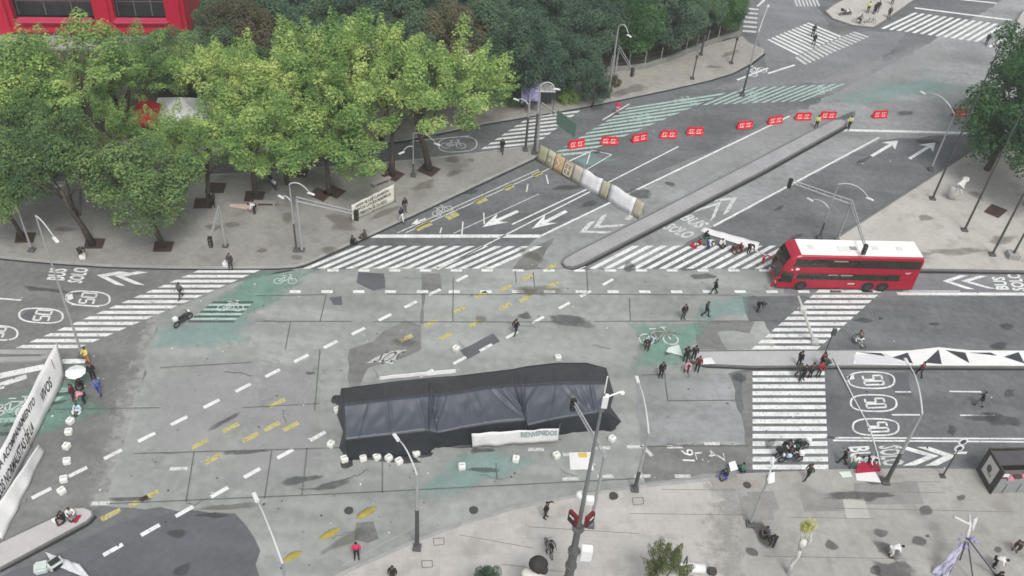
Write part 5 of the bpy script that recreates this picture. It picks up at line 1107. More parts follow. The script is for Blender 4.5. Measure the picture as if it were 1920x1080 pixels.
    q = MB(); q.add([(1.28, -.035, 2.38), (1.62, -.035, 2.44), (1.62, -.035, 2.64), (1.45, -.035, 2.6), (1.40, -.035, 2.72), (1.3, -.035, 2.68)], [(0, 1, 2, 3, 4, 5)]); q.build('emblem', WM, r)
    q = MB(); q.prism([(0, 0), (.2, -.12), (.5, .02), (.48, .14), (.22, .05), (.02, .12)], 'y', .02, (L - 1.4, -.03, 2.25)); q.build('emblem', plain('logo_pink', (.6, .4, .42)), r)
    q = MB(); q.box((6.9, -.03, .93), (.65, .02, .16)); q.build('emblem', plain('logo_cream', (.55, .42, .38)), r)
    for x in (.9, 9.4): q = MB(); q.box((x if x < 2 else 5.3, W + .03, 1.35), (1.1, .03, 1.9)); q.build('door', GL, r)
    q = MB(); q.box((L - .02, W / 2, .9), (.06, W - .3, .3)); q.box((L + .0, .3, 1.3), (.05, .2, .4)); q.box((L + .0, W - .3, 1.3), (.05, .2, .4)); q.build('tail_light', plain('tail_red', (.5, .03, .03), .3), r)
    q = MB(); q.box((L + .015, W / 2, 3.1), (.03, W - .5, .7)); q.build('rear_window', GL, r)
bus()
# ================================================================== RED WATER BARRIERS
def barrier():
    r = empty('red_barrier', (0, 0, 0)); RB = mat('barrier_red', (.62, .02, .035), .45, .05, 2)
    q = MB(); q.prism([(-.28, 0), (.28, 0), (.26, .2), (.10, .42), (.08, .92), (-.08, .92), (-.10, .42), (-.26, .2)], 'x', 1.9, (-.95, 0, 0)); q.build('body', RB, r, bevel=.03)
    q = MB()
    for x in (-.42, .42):
        q.box((x, -.115, .66), (.56, .02, .09)); q.box((x - .22, -.12, .56), (.12, .02, .28)); q.box((x + .08, -.13, .40), (.12, .02, .22)); q.box((x - .05, -.22, .28), (.5, .03, .06), rx=-.7)
    q.build('reflector', plain('reflector_white', (.75, .6, .58), .5), r)
    q = MB()
    for x in (-.6, .6): q.tube([(x, 0, .92), (x, 0, .98)], .07, 8)
    q.build('filler_cap', plain('barrier_cap', (.4, .01, .02)), r)
    return r
bp = barrier(); BR_K = kids(bp)
brl = ['beside the sliproad tip', 'touching the green cycle bars', 'third from the left', 'fourth from the left', 'fifth from the left', 'first after the wide gap', 'second after the wide gap', 'left of the first officer', 'between the two officers', 'right of the second officer', 'behind the dark flagpole']
for i, (x, y) in enumerate([(1080, 276), (1142, 270), (1198, 264), (1252, 258), (1302, 252), (1395, 240), (1452, 231), (1504, 224), (1551, 222), (1648, 220), (1797, 217)]):
    if i == 0: o = bp
    else:
        o = bp.copy(); COL.objects.link(o)
        for k in BR_K: c = k.copy(); COL.objects.link(c); c.parent = o
    o.location = G(x, y); o.rotation_euler = (0, 0, EW + R(8 + random.Random(i).uniform(-12, 12))); tag(o, 'red plastic road barrier ' + brl[i], 'barrier', 'row of red plastic barriers across the avenue')
# ================================================================== PANEL WALL ACROSS THE LANES
def panels():
    a, b = G(1008, 300), G(1200, 410); d = b - a; L = d.length; rz = math.atan2(d.y, d.x)
    segs = [(0, .08, 'olive_board', (.33, .33, .22)), (.085, .16, 'cream_board', (.45, .43, .31)), (.165, .25, 'orange_board', (.46, .33, .18)), (.255, .345, 'brown_board', (.34, .28, .20)), (.35, .43, 'beige_board', (.44, .41, .35)), (.435, .62, 'white_sheet', (.66, .66, .68)), (.62, .69, 'khaki_board', (.36, .35, .25)), (.70, .93, 'white_sheet', (.66, .66, .68)), (.925, 1.0, 'tan_board', (.40, .36, .27))]
    labs = ['olive board leaning at the sliproad end of the row', 'cream board with a round mark, second in the row', 'orange brown board, third in the row', 'brown board painted with a white cross grid', 'plain beige board left of the first white sheet', 'shorter white sheet in the row of boards', 'khaki board between the two white sheets', 'longer white sheet in the row of boards', 'tan board against the diagonal median']
    for i, (s0, s1, mn, c) in enumerate(segs):
        w_ = (s1 - s0) * L; p = a.lerp(b, (s0 + s1) / 2) + Vector((0, 0, .0)); r = empty('protest_board', p, rz + R(random.Random(i).uniform(-4, 4)) + 0); tag(r, labs[i], 'board', 'row of boards across the lanes')
        h = 1.75 + .1 * random.Random(i + 5).random(); tl = -.18
        q = MB(); nx = max(4, int(w_ / .5)); vs, fs = [], []
        for sgn in (0, 1):
            for j in range(4):
                for k in range(nx + 1):
                    u, v = k / nx, j / 3; wv = .07 * math.sin(u * 9 + i) * (1 if 'sheet' in mn else .15); vs.append(((u - .5) * w_, -.25 + v * .45 + wv * (1 - v) + sgn * .04, v * h + .03 + (.10 * math.sin(u * 7) * v if 'sheet' in mn else 0)))
        N = (nx + 1) * 4
        for j in range(3):
            for k in range(nx): o_ = j * (nx + 1) + k; fs += [(o_, o_ + 1, o_ + nx + 2, o_ + nx + 1), (N + o_, N + o_ + nx + 1, N + o_ + nx + 2, N + o_ + 1)]
        for j in range(3):
            o_ = j * (nx + 1); fs.append((o_, o_ + nx + 1, N + o_ + nx + 1, N + o_)); o_ += nx; fs.append((o_, N + o_, N + o_ + nx + 1, o_ + nx + 1))
        for k in range(nx): fs.append((k, N + k, N + k + 1, k + 1)); o_ = 3 * (nx + 1) + k; fs.append((o_, o_ + 1, N + o_ + 1, N + o_))
        q.add(vs, fs); q.build('panel', mat(mn, c, .85, .12, 1.5), r, smooth=True)
        q = MB()
        for x in (-w_ * .4, w_ * .4): q.tube([(x, .75, .03), (x, .2, h * .8)], .03, 5)
        q.build('prop', plain('wood_prop', (.2, .15, .1)), r)
        if i in (1, 3, 2):
            q = MB(); wd = plain('board_paint', (.62, .58, .48), .7) if i != 1 else plain('board_ink', (.2, .18, .13), .7)
            y_ = lambda z: -.25 + (z / h) * .45 - .025
            F_ = []
            for x0, z0, x1, z1 in {3: [(-.35, .3, .35, .3), (-.35, 1.5, .35, 1.5), (-.4, .35, -.4, 1.45), (.4, .35, .4, 1.45), (0, .4, 0, 1.4), (-.3, .9, .3, .9)], 1: [(-.25, .6, .25, .6), (-.25, 1.2, .25, 1.2), (-.28, .6, -.28, 1.2), (.28, .6, .28, 1.2)], 2: [(-.3, .4, .3, 1.4), (-.3, 1.4, .1, .9)]}[i]:
                q.tube([(x0 * w_ * .9, y_(z0), z0), (x1 * w_ * .9, y_(z1), z1)], .045, 4)
            q.build('painted_mark', wd, r)
panels()
# ================================================================== BLACK MARQUEE
def marquee():
    # stations: (front eave px, ridge px, back eave px, front wall foot px)
    S_ = [((648, 824), (645, 758), (640, 728), (652, 862)), ((690, 819), (690, 753), (688, 722), (692, 858)), ((740, 813), (740, 747), (740, 715), (742, 856)), ((797, 806), (797, 741), (797, 709), (800, 852)),
          ((822, 812), (820, 741), (820, 707), (818, 838)), ((868, 802), (862, 735), (860, 704), (866, 836)), ((925, 792), (910, 727), (910, 698), (925, 834)), ((985, 786), (962, 722), (960, 692), (988, 830)),
          ((990, 798), (985, 722), (990, 686), (992, 822)), ((1040, 786), (1045, 718), (1045, 680), (1044, 814)), ((1090, 778), (1092, 718), (1100, 680), (1096, 808)), ((1134, 771), (1138, 718), (1137, 690), (1150, 806))]
    EH, RH = 2.15, 3.05
    org = G(880, 790); r = empty('black_marquee', org); tag(r, 'long black tarpaulin marquee pitched in the middle of the junction', 'marquee')
    TARP = mat('black_tarp', (.042, .051, .067), .46, .07, .3, bump=.3, spec=.6); TARPD = mat('black_tarp_side', (.022, .026, .032), .45, .2, .8, bump=.2, spec=.4); TARPB = mat('dull_tarp', (.040, .042, .046), .55, .15, .6, bump=.15, spec=.35)  # one black tarp toned per face: front slope bluer for reflected sky, back duller
    fe = [G(*s_[0], EH) for s_ in S_]; rg = [G(*s_[1], RH) for s_ in S_]; be = [G(*s_[2], EH) for s_ in S_]; ft = [G(*s_[3], .03) for s_ in S_]
    rn = random.Random(8)
    def resamp(pts, n):
        out = []
        for k in range(n + 1):
            t = k / n * (len(pts) - 1); i = min(int(t), len(pts) - 2); out.append(pts[i].lerp(pts[i + 1], t - i))
        return out
    RAYS = [(.30, .305, .2), (.31, .335, .14), (.32, .37, .13), (.34, .40, .10), (.28, .25, .10), (.36, .33, .10), (.64, .56, .14), (.645, .60, .14), (.65, .645, .2), (.655, .69, .15), (.66, .725, .15), (.67, .76, .12), (.95, .88, .12), (.96, .93, .14), (.94, .83, .1), (.165, .155, .08), (.46, .47, .06), (.80, .81, .07), (.05, .09, .08), (.52, .49, .06)]
    N = 300; fe, rg, be, ft = (resamp(p, N) for p in (fe, rg, be, ft))
    def strip(name, A, B, m_, mat_, amp, sag, foot=0.0):
        vs, fs = [], []
        for j in range(m_ + 1):
            v = j / m_
            for i in range(N + 1):
                u = i / N; p = A[i].lerp(B[i], v) - org
                fold = amp * (abs(math.sin(u * 47 + v * 2.5 + 2 * noise.noise((u * 14, v * 2, 1)))) ** 3 * .5 + .4 * noise.noise((u * 24, v * 3, amp * 9)))
                edge = math.sin(math.pi * v); p = p + Vector((0, 0, 1)) * (fold * edge - sag * edge)
                # fans of creases where the three canopies meet
                if name in ('front_slope', 'back_slope'):
                    vv = v if name == 'front_slope' else 1 - v
                    for ue, ur, dp in RAYS:
                        ul = ur + (ue - ur) * vv; q_ = (u - ul) * 20.5 / .13
                        if abs(q_) < 4: p.z += dp * (math.exp(-(q_ - 1.2) ** 2) - math.exp(-q_ * q_)) * (.25 + .75 * edge) * (1 if name == 'front_slope' else .4)
                if foot and v > .55: p += Vector((.0, -1, 0)) * foot * (v - .55) * (1 + .8 * math.sin(u * 70 + noise.noise((u * 30, 0, 0)) * 4))
                vs.append(p)
        for j in range(m_):
            for i in range(N): o_ = j * (N + 1) + i; fs.append((o_, o_ + N + 1, o_ + N + 2, o_ + 1))
        o = mobj(name, vs, fs, mat_, r, True); md = o.modifiers.new('thickness', 'SOLIDIFY'); md.thickness = .02
        return o
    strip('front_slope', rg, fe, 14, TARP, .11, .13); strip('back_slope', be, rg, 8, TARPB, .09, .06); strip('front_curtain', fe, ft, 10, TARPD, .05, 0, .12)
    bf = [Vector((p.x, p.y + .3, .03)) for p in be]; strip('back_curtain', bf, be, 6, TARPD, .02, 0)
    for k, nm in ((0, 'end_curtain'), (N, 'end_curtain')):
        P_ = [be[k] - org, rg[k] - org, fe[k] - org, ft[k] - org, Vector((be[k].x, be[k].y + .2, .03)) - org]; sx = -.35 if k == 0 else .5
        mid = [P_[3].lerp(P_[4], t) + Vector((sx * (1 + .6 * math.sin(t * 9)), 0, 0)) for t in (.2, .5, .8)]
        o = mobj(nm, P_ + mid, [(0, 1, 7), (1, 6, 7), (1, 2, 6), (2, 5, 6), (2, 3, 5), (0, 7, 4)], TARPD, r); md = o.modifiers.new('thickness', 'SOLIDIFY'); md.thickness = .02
    for k in (2, 42, 82, 92, 136, 190, 204, 252, 298):
        for P_ in (fe, be): q = MB(); p = P_[k] - org; q.tube([(p.x, p.y + .12, -org.z), (p.x, p.y + .12, p.z - .12)], .035, 6); q.build('pole', plain('steel', (.4, .4, .4), .4, .8), r)
    def heap(cx, cy, rx, ry, h, seed, nm='loose_hem'):
        g = G(cx, cy) - org; vs, fs = [], []; n, m_ = 20, 6
        for j in range(m_ + 1):
            for i in range(n):
                a = 2 * math.pi * i / n; f = 1 - j / m_; w_ = 1 + .35 * noise.noise((math.cos(a) * 2 + seed, math.sin(a) * 2, j * .3)); vs.append((g.x + rx * math.cos(a) * math.sin(f * math.pi / 2) * w_, g.y + ry * math.sin(a) * math.sin(f * math.pi / 2) * w_, .01 + h * (1 - f) * (1 + .5 * noise.noise((i * .6, j * .7, seed)))))
        for j in range(m_):
            for i in range(n): o_ = j * n; fs.append((o_ + i, o_ + (i + 1) % n, o_ + n + (i + 1) % n, o_ + n + i))
        fs.append(tuple(range(m_ * n, m_ * n + n))); mobj(nm, vs, fs, TARPB, r, True)
    heap(634, 750, .5, .5, .2, 1); heap(650, 868, .45, .5, .05, 2); heap(1138, 792, .8, .9, .3, 4); heap(785, 850, 1.0, .4, .1, 5); heap(862, 832, 1.6, .45, .25, 6); heap(720, 858, 2.4, .4, .15, 7)
marquee()
def banner(name, px, zs, m, label, text=None, wave=.08, nx=24, cat='banner', tcol=None, lines=None, group=None, lie=False):
    """px: [top-left, top-right, bottom-right, bottom-left] in the picture; zs: their heights"""
    P4 = [G(*p, z) for p, z in zip(px, zs)]; org = (P4[3] + P4[2]) / 2; org.z = 0; rn = random.Random(len(label)); ny = 5; vs, fs = [], []
    nrm = (P4[1] - P4[0]).cross(P4[3] - P4[0]).normalized()
    if nrm.z < 0: nrm = -nrm
    def surf(u, v):
        p = P4[0].lerp(P4[1], u).lerp(P4[3].lerp(P4[2], u), v); w_ = wave * (noise.noise((u * 9, v * 1.5, len(label))) + .5 * math.sin(u * 21 + v)); return p + nrm * (w_ + (wave if lie else 0)) - org
    for j in range(ny + 1):
        for i in range(nx + 1): vs.append(surf(i / nx, j / ny))
    for j in range(ny):
        for i in range(nx): o_ = j * (nx + 1) + i; fs.append((o_, o_ + nx + 1, o_ + nx + 2, o_ + 1))
    r = empty(name, org); tag(r, label, cat, group)
    o = mobj('cloth', vs, fs, m, r, True); md = o.modifiers.new('thickness', 'SOLIDIFY'); md.thickness = .02
    for (t, u0, u1, v0, v1) in (lines or []):
        tv, tf = text_geo(t, .02); mobj('lettering', [surf(u0 + (u1 - u0) * a, v1 + (v0 - v1) * b) + nrm * .045 for a, b in tv], tf, tcol or plain('banner_ink', (.03, .03, .035), .8), r)
    return r
WCL = mat('white_cloth', (.66, .655, .65), .85, .06, 1.2); INK = plain('banner_ink', (.03, .03, .035), .8); PALEINK = plain('pale_ink', (.22, .33, .33), .8)
banner('banner', [(-55, 950), (106, 640), (122, 705), (-30, 1015)], [2.0, 2.0, .2, .2], WCL, 'very long white banner with two rows of black lettering at the left edge', lines=[('JUSTICIA ACOMPANAMIENTO', .14, .66, .14, .42), ('A LOS NORMALISTAS DE LA', .16, .60, .55, .84), ('VIVOS', .73, .85, .38, .68)], nx=40, wave=.12)
banner('banner', [(-30, 985), (72, 834), (84, 846), (5, 1012)], [1.2, 1.2, .1, .1], WCL, 'narrow blank white banner trailing below the long lettered one', wave=.1)
q = MB(); [q.tube([G(x, y, 0), G(x, y, 0) + Vector((0, 0, 2.2))], .03, 5) for x, y in ((5, 946), (60, 840), (110, 712))]; o = q.build('banner_pole', plain('wood_prop', (.2, .15, .1))); tag(o, 'wooden stakes holding up the long lettered banner', 'stakes')
banner('banner', [(711, 706), (854, 692), (856, 700), (711, 713)], [2.35, 2.35, 2.0, 2.0], WCL, 'thin blank white banner along the back edge of the marquee', wave=.04)
banner('banner', [(884, 813), (1048, 803), (1046, 827), (886, 839)], [1.75, 1.75, .35, .35], WCL, 'white banner with pale lettering hung on the front of the marquee', wave=.09, lines=[('BIENVENIDOS', .56, .98, .08, .5)], tcol=PALEINK)
banner('banner', [(659, 385), (739, 345), (741, 377), (660, 415)], [1.9, 1.9, .25, .25], mat('cream_cloth', (.58, .57, .50), .85, .08, 1.5), 'cream banner with rows of small writing standing on the western pavement', wave=.05, lines=[('VIVOS SE LOS LLEVARON', .08, .85, .10, .28), ('VIVOS LOS QUEREMOS', .08, .9, .36, .56), ('NI PERDON NI OLVIDO', .1, .8, .64, .84)])
q = MB(); [q.tube([G(x, y, .14), G(x, y, .14) + Vector((0, 0, 2.0))], .035, 5) for x, y in ((660, 417), (700, 398), (741, 379))]; o = q.build('timber_posts', plain('wood_prop', (.2, .15, .1))); tag(o, 'timber posts behind the cream banner with writing', 'posts')
banner('banner', [(1318, 426), (1424, 455), (1420, 470), (1312, 434)], [.05, .05, .05, .05], WCL, 'white banner spread flat on the road beside the seated people', wave=.04, lie=True, nx=14)
banner('sheet', [(1253, 652), (1272, 645), (1280, 668), (1248, 660)], [.05, .05, .05, .05], mat('mint_cloth', (.55, .62, .57), .85, .06, 1.5), 'pale mint sheet on the road at the median tip', wave=.05, lie=True, nx=6, cat='sheet')
banner('sheet', [(1318, 672), (1332, 668), (1342, 682), (1312, 684)], [.28, .28, .28, .25], WCL, 'small white sheet lying on the median tip', wave=.03, lie=True, nx=6, cat='sheet')
def sheet_flat(px, label, m, z=.04, cat='sheet', h=.03):
    P_ = [G(*p, z) for p in px]; c = sum(P_, Vector()) / len(P_); n = len(P_); vs = [p - c for p in P_] + [p - c + Vector((0, 0, h)) for p in P_]
    o = mobj('sheet', vs, [tuple(range(n)), tuple(range(n, 2 * n))[::-1]] + [(i, (i + 1) % n, (i + 1) % n + n, i + n) for i in range(n)], m); o.location = c; tag(o, label, cat); return o
sheet_flat([(1067, 849), (1110, 848), (1112, 880), (1069, 881)], 'square white tarp with a yellow corner on the road below the marquee', WCL)
o = sheet_flat([(1084, 850), (1100, 849), (1101, 858), (1086, 858)], 'yellow cloth lying on the square white tarp', mat('yellow_cloth', (.6, .42, .08), .85, .15, 2), .085)
sheet_flat([(1105, 862), (1110, 852), (1113, 882), (1106, 881)], 'narrow white sign board lying beside the square tarp', WHITEM, .09)
sheet_flat([(1602, 880), (1640, 884), (1652, 905), (1606, 901)], 'white ground cloth at the front of the red blanket', WCL, .16)
sheet_flat([(1572, 885), (1594, 884), (1598, 894), (1580, 896)], 'pale mint sheet left of the red blanket', mat('mint_cloth', (.55, .62, .57)), .16)
sheet_flat([(1605, 870), (1640, 870), (1650, 884), (1604, 888)], 'red blanket stall spread on the kerb', mat('red_cloth', (.32, .015, .04), .85, .15, 2), .17, 'blanket', .25)
sheet_flat([(132, 978), (146, 966), (153, 966), (143, 981)], 'small red cloth on the southwest median tip', mat('red_cloth', (.32, .015, .04)), .24, 'cloth')
sheet_flat([(97, 976), (103, 974), (107, 980), (100, 982)], 'small white bag on the southwest median', WCL, .24, 'bag', .2)
sheet_flat([(430, 383), (462, 383), (484, 388), (470, 394), (432, 388)], 'long pale cloth stretched out on the western pavement', mat('blush_cloth', (.55, .42, .38), .85, .1, 2), .18)
sheet_flat([(1292, 462), (1300, 455), (1312, 460), (1306, 466)], 'red cloth at the left end of the seated group', mat('red_cloth', (.32, .015, .04)), .03, 'cloth', .1)
sheet_flat([(1366, 868), (1378, 864), (1384, 880), (1370, 884)], 'white placard held by the seated person on the kerb', WHITEM, .6, 'placard', .03)
sheet_flat([(1440, 890), (1452, 886), (1452, 905), (1440, 908)], 'white slab propped at the foot of the zebra', WHITEM, .35, 'board', .1)
# rope stretched from the median to the lower kerb
q = MB(); pts = [G(1562, 672, .3), G(1575, 695, .25), G(1600, 745, .05), G(1630, 800, .05), G(1645, 850, .05), G(1650, 872, .3)]
q.tube(pts, .06, 6); o = q.build('rope', plain('pale_rope', (.6, .6, .6)), smooth=True); tag(o, 'pale rope stretched from the median to the blanket stall', 'rope')
q = MB(); q.tube([(0, 0, 0), G(1497, 556, 4.6) - G(1527, 642, 0)], [.14, .10], 8); q.box((0, 0, .12), (.6, .6, .24)); q.box(G(1505, 580, 3.4) - G(1527, 642, 0), (.5, .5, .4)); o = q.build('leaning_post', mat('pale_post_paint', (.5, .5, .47), .6, .1, 2)); o.location = G(1527, 642, 0); tag(o, 'pale leaning post on the zebra below the bus', 'post')
def small_post(): 
    g = G(1546, 664, .2); q = MB(); h = 2.6; q.tube([(0, 0, 0), (0, 0, h)], .06, 6); q.box((.05, 0, h), (.35, .2, .7)); o = q.build('crossing_signal', DKS, bevel=.01); o.location = g; tag(o, 'short dark crossing signal at the zebra end of the median', 'signal')
small_post()
# white weight blocks
def block():
    q = MB(); q.box((0, 0, .21), (.50, .48, .42)); r = q.build('white_block', mat('block_white', (.72, .72, .68), .8, .06, 3), bevel=.05)
    q = MB(); q.tube([(0, 0, .40), (0, 0, .45)], .05, 8); q.box((0, 0, .425), (.34, .06, .03)); q.build('lifting_ring', plain('ring_grey', (.35, .35, .34)), r); return r
b0 = block(); bk = kids(b0)
BL = [(133, 793, 'first white block below the left hand group, touched with red'), (130, 813, 'second white block of the left column'), (126, 840, 'third white block of the left column'), (127, 868, 'fourth white block of the left column'), (121, 902, 'fifth white block of the left column'), (117, 924, 'lowest white block of the left column'),
      (621, 836, 'white block just outside the marquee left corner'), (646, 864, 'white block at the left front corner of the marquee'), (681, 862, 'second white block along the marquee hem'), (707, 860, 'third white block along the marquee hem'), (729, 862, 'fourth white block along the marquee hem'), (748, 868, 'white block lowest on the marquee hem'), (780, 853, 'white block right of the lamp head on the hem'),
      (633, 772, 'white block by the upper left corner of the marquee'), (866, 878, 'white block on the dark stain below the marquee'), (967, 864, 'white block under the lettered marquee banner'), (1043, 857, 'white block left of the square white tarp'), (1147, 826, 'white block at the right end of the marquee'), (1046, 674, 'white block behind the marquee peak'), (855, 657, 'white block beside the dark rectangular road patch'),
      (424, 498, 'white crate on the kerb beside the dark grey person'), (156, 484, 'white crate on the kerb of the western pavement'), (285, 1022, 'pale block'), ]
for i, (x, y, lb) in enumerate(BL[:22]):
    if i == 0: o = b0
    else:
        o = b0.copy(); COL.objects.link(o)
        for k in bk: c = k.copy(); COL.objects.link(c); c.parent = o
    o.location = G(x, y, .14 if i >= 20 else 0); o.rotation_euler = (0, 0, random.Random(i).uniform(0, 1.5)); tag(o, lb, 'weight block' if i < 20 else 'crate', 'white weight blocks' if i < 20 else None)
# umbrella of the left group
g = G(150, 722); r = empty('umbrella', g + Vector((0, 0, .0))); tag(r, 'white umbrella shading the left hand group', 'umbrella'); q = MB(); vs = [(0, 0, 1.75)] + [(.75 * math.cos(t * math.pi / 5), .75 * math.sin(t * math.pi / 5), 1.42 + .03 * (t % 2)) for t in range(10)]
q.add(vs, [(0, 1 + t, 1 + (t + 1) % 10) for t in range(10)]); o = q.build('canopy', mat('umbrella_white', (.66, .72, .68), .7, .05, 3), r); md = o.modifiers.new('thickness', 'SOLIDIFY'); md.thickness = .02; q = MB(); q.tube([(0, 0, .5), (0, 0, 1.8)], .015, 5); q.build('stick', DKS, r)
# bench like barrier boxes of the western pavement
def bench(x, y, rz, lb):
    r = empty('bench', G(x, y, .14), rz); tag(r, lb, 'bench'); q = MB(); q.box((0, 0, .42), (2.2, .5, .1)); q.build('seat', mat('bench_stone', (.3, .28, .25), .9, .1, 2), r, bevel=.02)
    for sx in (-.8, .8): q = MB(); q.box((sx, 0, .18), (.2, .45, .38)); q.build('leg', mat('bench_stone', (.3, .28, .25)), r)
bench(715, 345, DG, 'stone bench behind the cream banner'); bench(498, 385, EW, 'stone bench beside the parked motorcycle')
# ================================================================== SOUTHERN AND EASTERN PAVEMENT OBJECTS
def kiosk():
    a, b = G(1856, 925, .14), G(1965, 922, .14); d = b - a; L = d.length; r = empty('kiosk', a, math.atan2(d.y, d.x)); tag(r, 'dark steel news kiosk with a poster on its slanted side at the right edge', 'kiosk'); KD = mat('kiosk_brown', (.06, .052, .05), .6, .15, 1.5)
    W, Hh = 2.1, 2.6
    for x in (0.0, L): q = MB(); q.box((x, W / 2, Hh / 2), (.12, W + .2, Hh)); q.build('side_wall', KD, r, bevel=.02)
    q = MB(); q.box((L / 2, W, Hh / 2), (L - .14, .1, Hh)); q.build('back_wall', KD, r); 
    q = MB(); q.box((L / 2, .05, .55), (L - .14, .1, 1.1)); q.build('counter', mat('kiosk_shutter', (.25, .27, .27), .5, .08, 1), r)
    q = MB(); [q.box((.9 + k * 1.1, -.01, .55), (.04, .04, 1.0)) for k in range(5)]; q.build('counter_seam', plain('seam', (.1, .1, .1)), r)
    q = MB(); q.box((L / 2, .35, 1.14), (L - .3, .7, .06)); q.build('shelf', mat('kiosk_shelf', (.24, .25, .25)), r)
    rn = random.Random(2)
    for k in range(9): q = MB(); q.box((.6 + k * .62, .45 + rn.uniform(-.1, .15), 1.24), (.5, .35, .12 + .1 * rn.random()), rn.uniform(-.2, .2)); o = q.build('magazine_pile', mat('print_pink' if k % 2 else 'print_dark', (.55, .25, .28) if k % 2 else (.12, .05, .06), .6, .3, 5), r, bevel=.01)
    for x in (0, L): pass
    q = MB(); q.box((L / 2, W * .55, Hh + .04), (L + .3, 1.3, .1)); q.build('roof', mat('kiosk_roof', (.075, .07, .075), .6, .1, 1), r, bevel=.02)
    q = MB(); q.box((-.075, W / 2, 1.45), (.03, 1.35, 1.7)); p = q.build('poster', mat('poster_white', (.55, .54, .5), .5, .05, 3), r); q = MB(); q.ball((-.095, W / 2 + .1, 1.45), (.01, .28, .35), 8); q.box((-.1, W / 2 - .2, 1.1), (.01, .4, .12)); q.build('poster_print', plain('poster_ink', (.1, .1, .1)), p)
    q = MB(); q.box((.35, .0, 2.1), (.5, .04, .3)); q.build('notice', WHITEM, r)
kiosk()
def tripod():
    ap = G(1812, 1010, 2.6); r = empty('tripod_frame', (ap.x, ap.y, .14)); tag(r, 'tall tripod frame draped with violet netting on the southern pavement', 'tripod'); a = Vector((0, 0, 2.6))
    for k, (x, y) in enumerate([(1772, 1090), (1826, 1096), (1868, 1080), (1800, 1050)]): e = G(x, y, .14) - r.location; q = MB(); q.tube([a, e], .05, 6); q.build('leg', plain('tripod_dark', (.06, .055, .075), .5), r)
    q = MB(); rn = random.Random(4); e1, e2 = G(1772, 1090, .14) - r.location, G(1745, 1075, .14) - r.location
    vs, fs = [], []; n, m_ = 10, 10
    for j in range(m_ + 1):
        for i in range(n + 1): u, v = i / n, j / m_; p = a.lerp(e1.lerp(e2, u), v) + Vector((.12 * noise.noise((i * .7, j * .7, 1)), .12 * noise.noise((i * .7, j * .7, 5)), .3 * math.sin(v * 3.1) + .1 * noise.noise((i, j, 3)))); vs.append(p)
    for j in range(m_):
        for i in range(n):
            if rn.random() < .8: o_ = j * (n + 1) + i; fs.append((o_, o_ + 1, o_ + n + 2, o_ + n + 1))
    o = mobj('netting', vs, fs, mat('violet_net', (.34, .32, .50), .8, .25, 3, col2=(.5, .5, .58)), r, True); md = o.modifiers.new('thickness', 'SOLIDIFY'); md.thickness = .015
    q = MB(); 
    for k in range(16): q.ball(a + Vector((rn.uniform(-.5, .4), rn.uniform(-.5, .2), rn.uniform(-.6, .2))), rn.uniform(.06, .13), 6)
    q.build('violet_flowers', mat('violet_bloom', (.30, .27, .50), .8, .2, 5), r)
    q = MB(); q.tube([a, a + Vector((.2, .6, .5)), a + Vector((.3, 1.4, .7))], [.12, .10, .08], 8); q.tube([a + Vector((.2, .7, .5)), a + Vector((-.5, .9, .7)), a + Vector((-.9, 1.0, .8))], [.1, .08, .1], 8); q.tube([a + Vector((.3, .3, .4)), a + Vector((.5, .9, .7)), a + Vector((.75, 1.2, .7))], [.05, .16, .1], 8); q.build('white_top', mat('plaster_white', (.55, .55, .52), .8, .1, 3), r, smooth=True)
tripod()
def hand_sculpture():
    g = G(1478, 1075, .14); r = empty('hand_sculpture', g); tag(r, 'slender white arm shaped sculpture holding yellow flowers on the southern pavement', 'sculpture'); h = HT((1478, 1075), 1012) 
    q = MB(); q.tube([(0, 0, 0), (-.05, 0, h * .3), (.15, 0, h * .5), (.02, 0, h * .75)], [.18, .14, .10, .13], 8); q.tube([(.02, 0, h * .72), (0, 0, h * .9), (0, 0, h)], [.14, .28, .22], 8)
    for x, y in ((-.22, 0), (-.08, .12), (.1, .1), (.24, -.02)): q.tube([(x * .8, y, h * .96), (x * 1.3, y, h * 1.1), (x * 1.1, y, h * 1.22)], [.07, .06, .03], 6)
    q.tube([(.2, -.1, h * .88), (.36, -.14, h * 1.0), (.34, -.12, h * 1.08)], [.07, .06, .04], 6); q.build('arm', mat('plaster_white', (.66, .66, .62), .8, .08, 3), r, smooth=True)
    o = bpy.data.objects.new('bouquet', matmesh(CR['r'][2], leaf_mat('yellow_blossom', (.25, .3, .05), (.62, .62, .25), (.75, .75, .45)))); link(o, r); o.location = (0, .2, h * 1.3); o.scale = (.5, .4, .75)
hand_sculpture()
def curved_sculpture():
    pts = [G(1785, 372, .14), G(1786, 362, .9), G(1792, 356, 1.5), G(1800, 350, 1.9), G(1806, 342, 2.2), G(1810, 335, 2.4)]; o0 = pts[0]; q = MB(); q.tube([p - o0 for p in pts], [.32, .42, .5, .44, .26, .34], 10); q.ball(pts[-1] - o0 + Vector((.15, 0, -.1)), .32, 10); q.tube([pts[3] - o0, pts[3] - o0 + Vector((.5, -.3, -.9))], [.16, .08], 6)
    o = q.build('white_sculpture', mat('sculpture_white', (.58, .57, .53), .8, .08, 2), smooth=True); o.location = o0; tag(o, 'white stooping sculpture on the eastern plaza between the flagpoles', 'sculpture')
curved_sculpture()
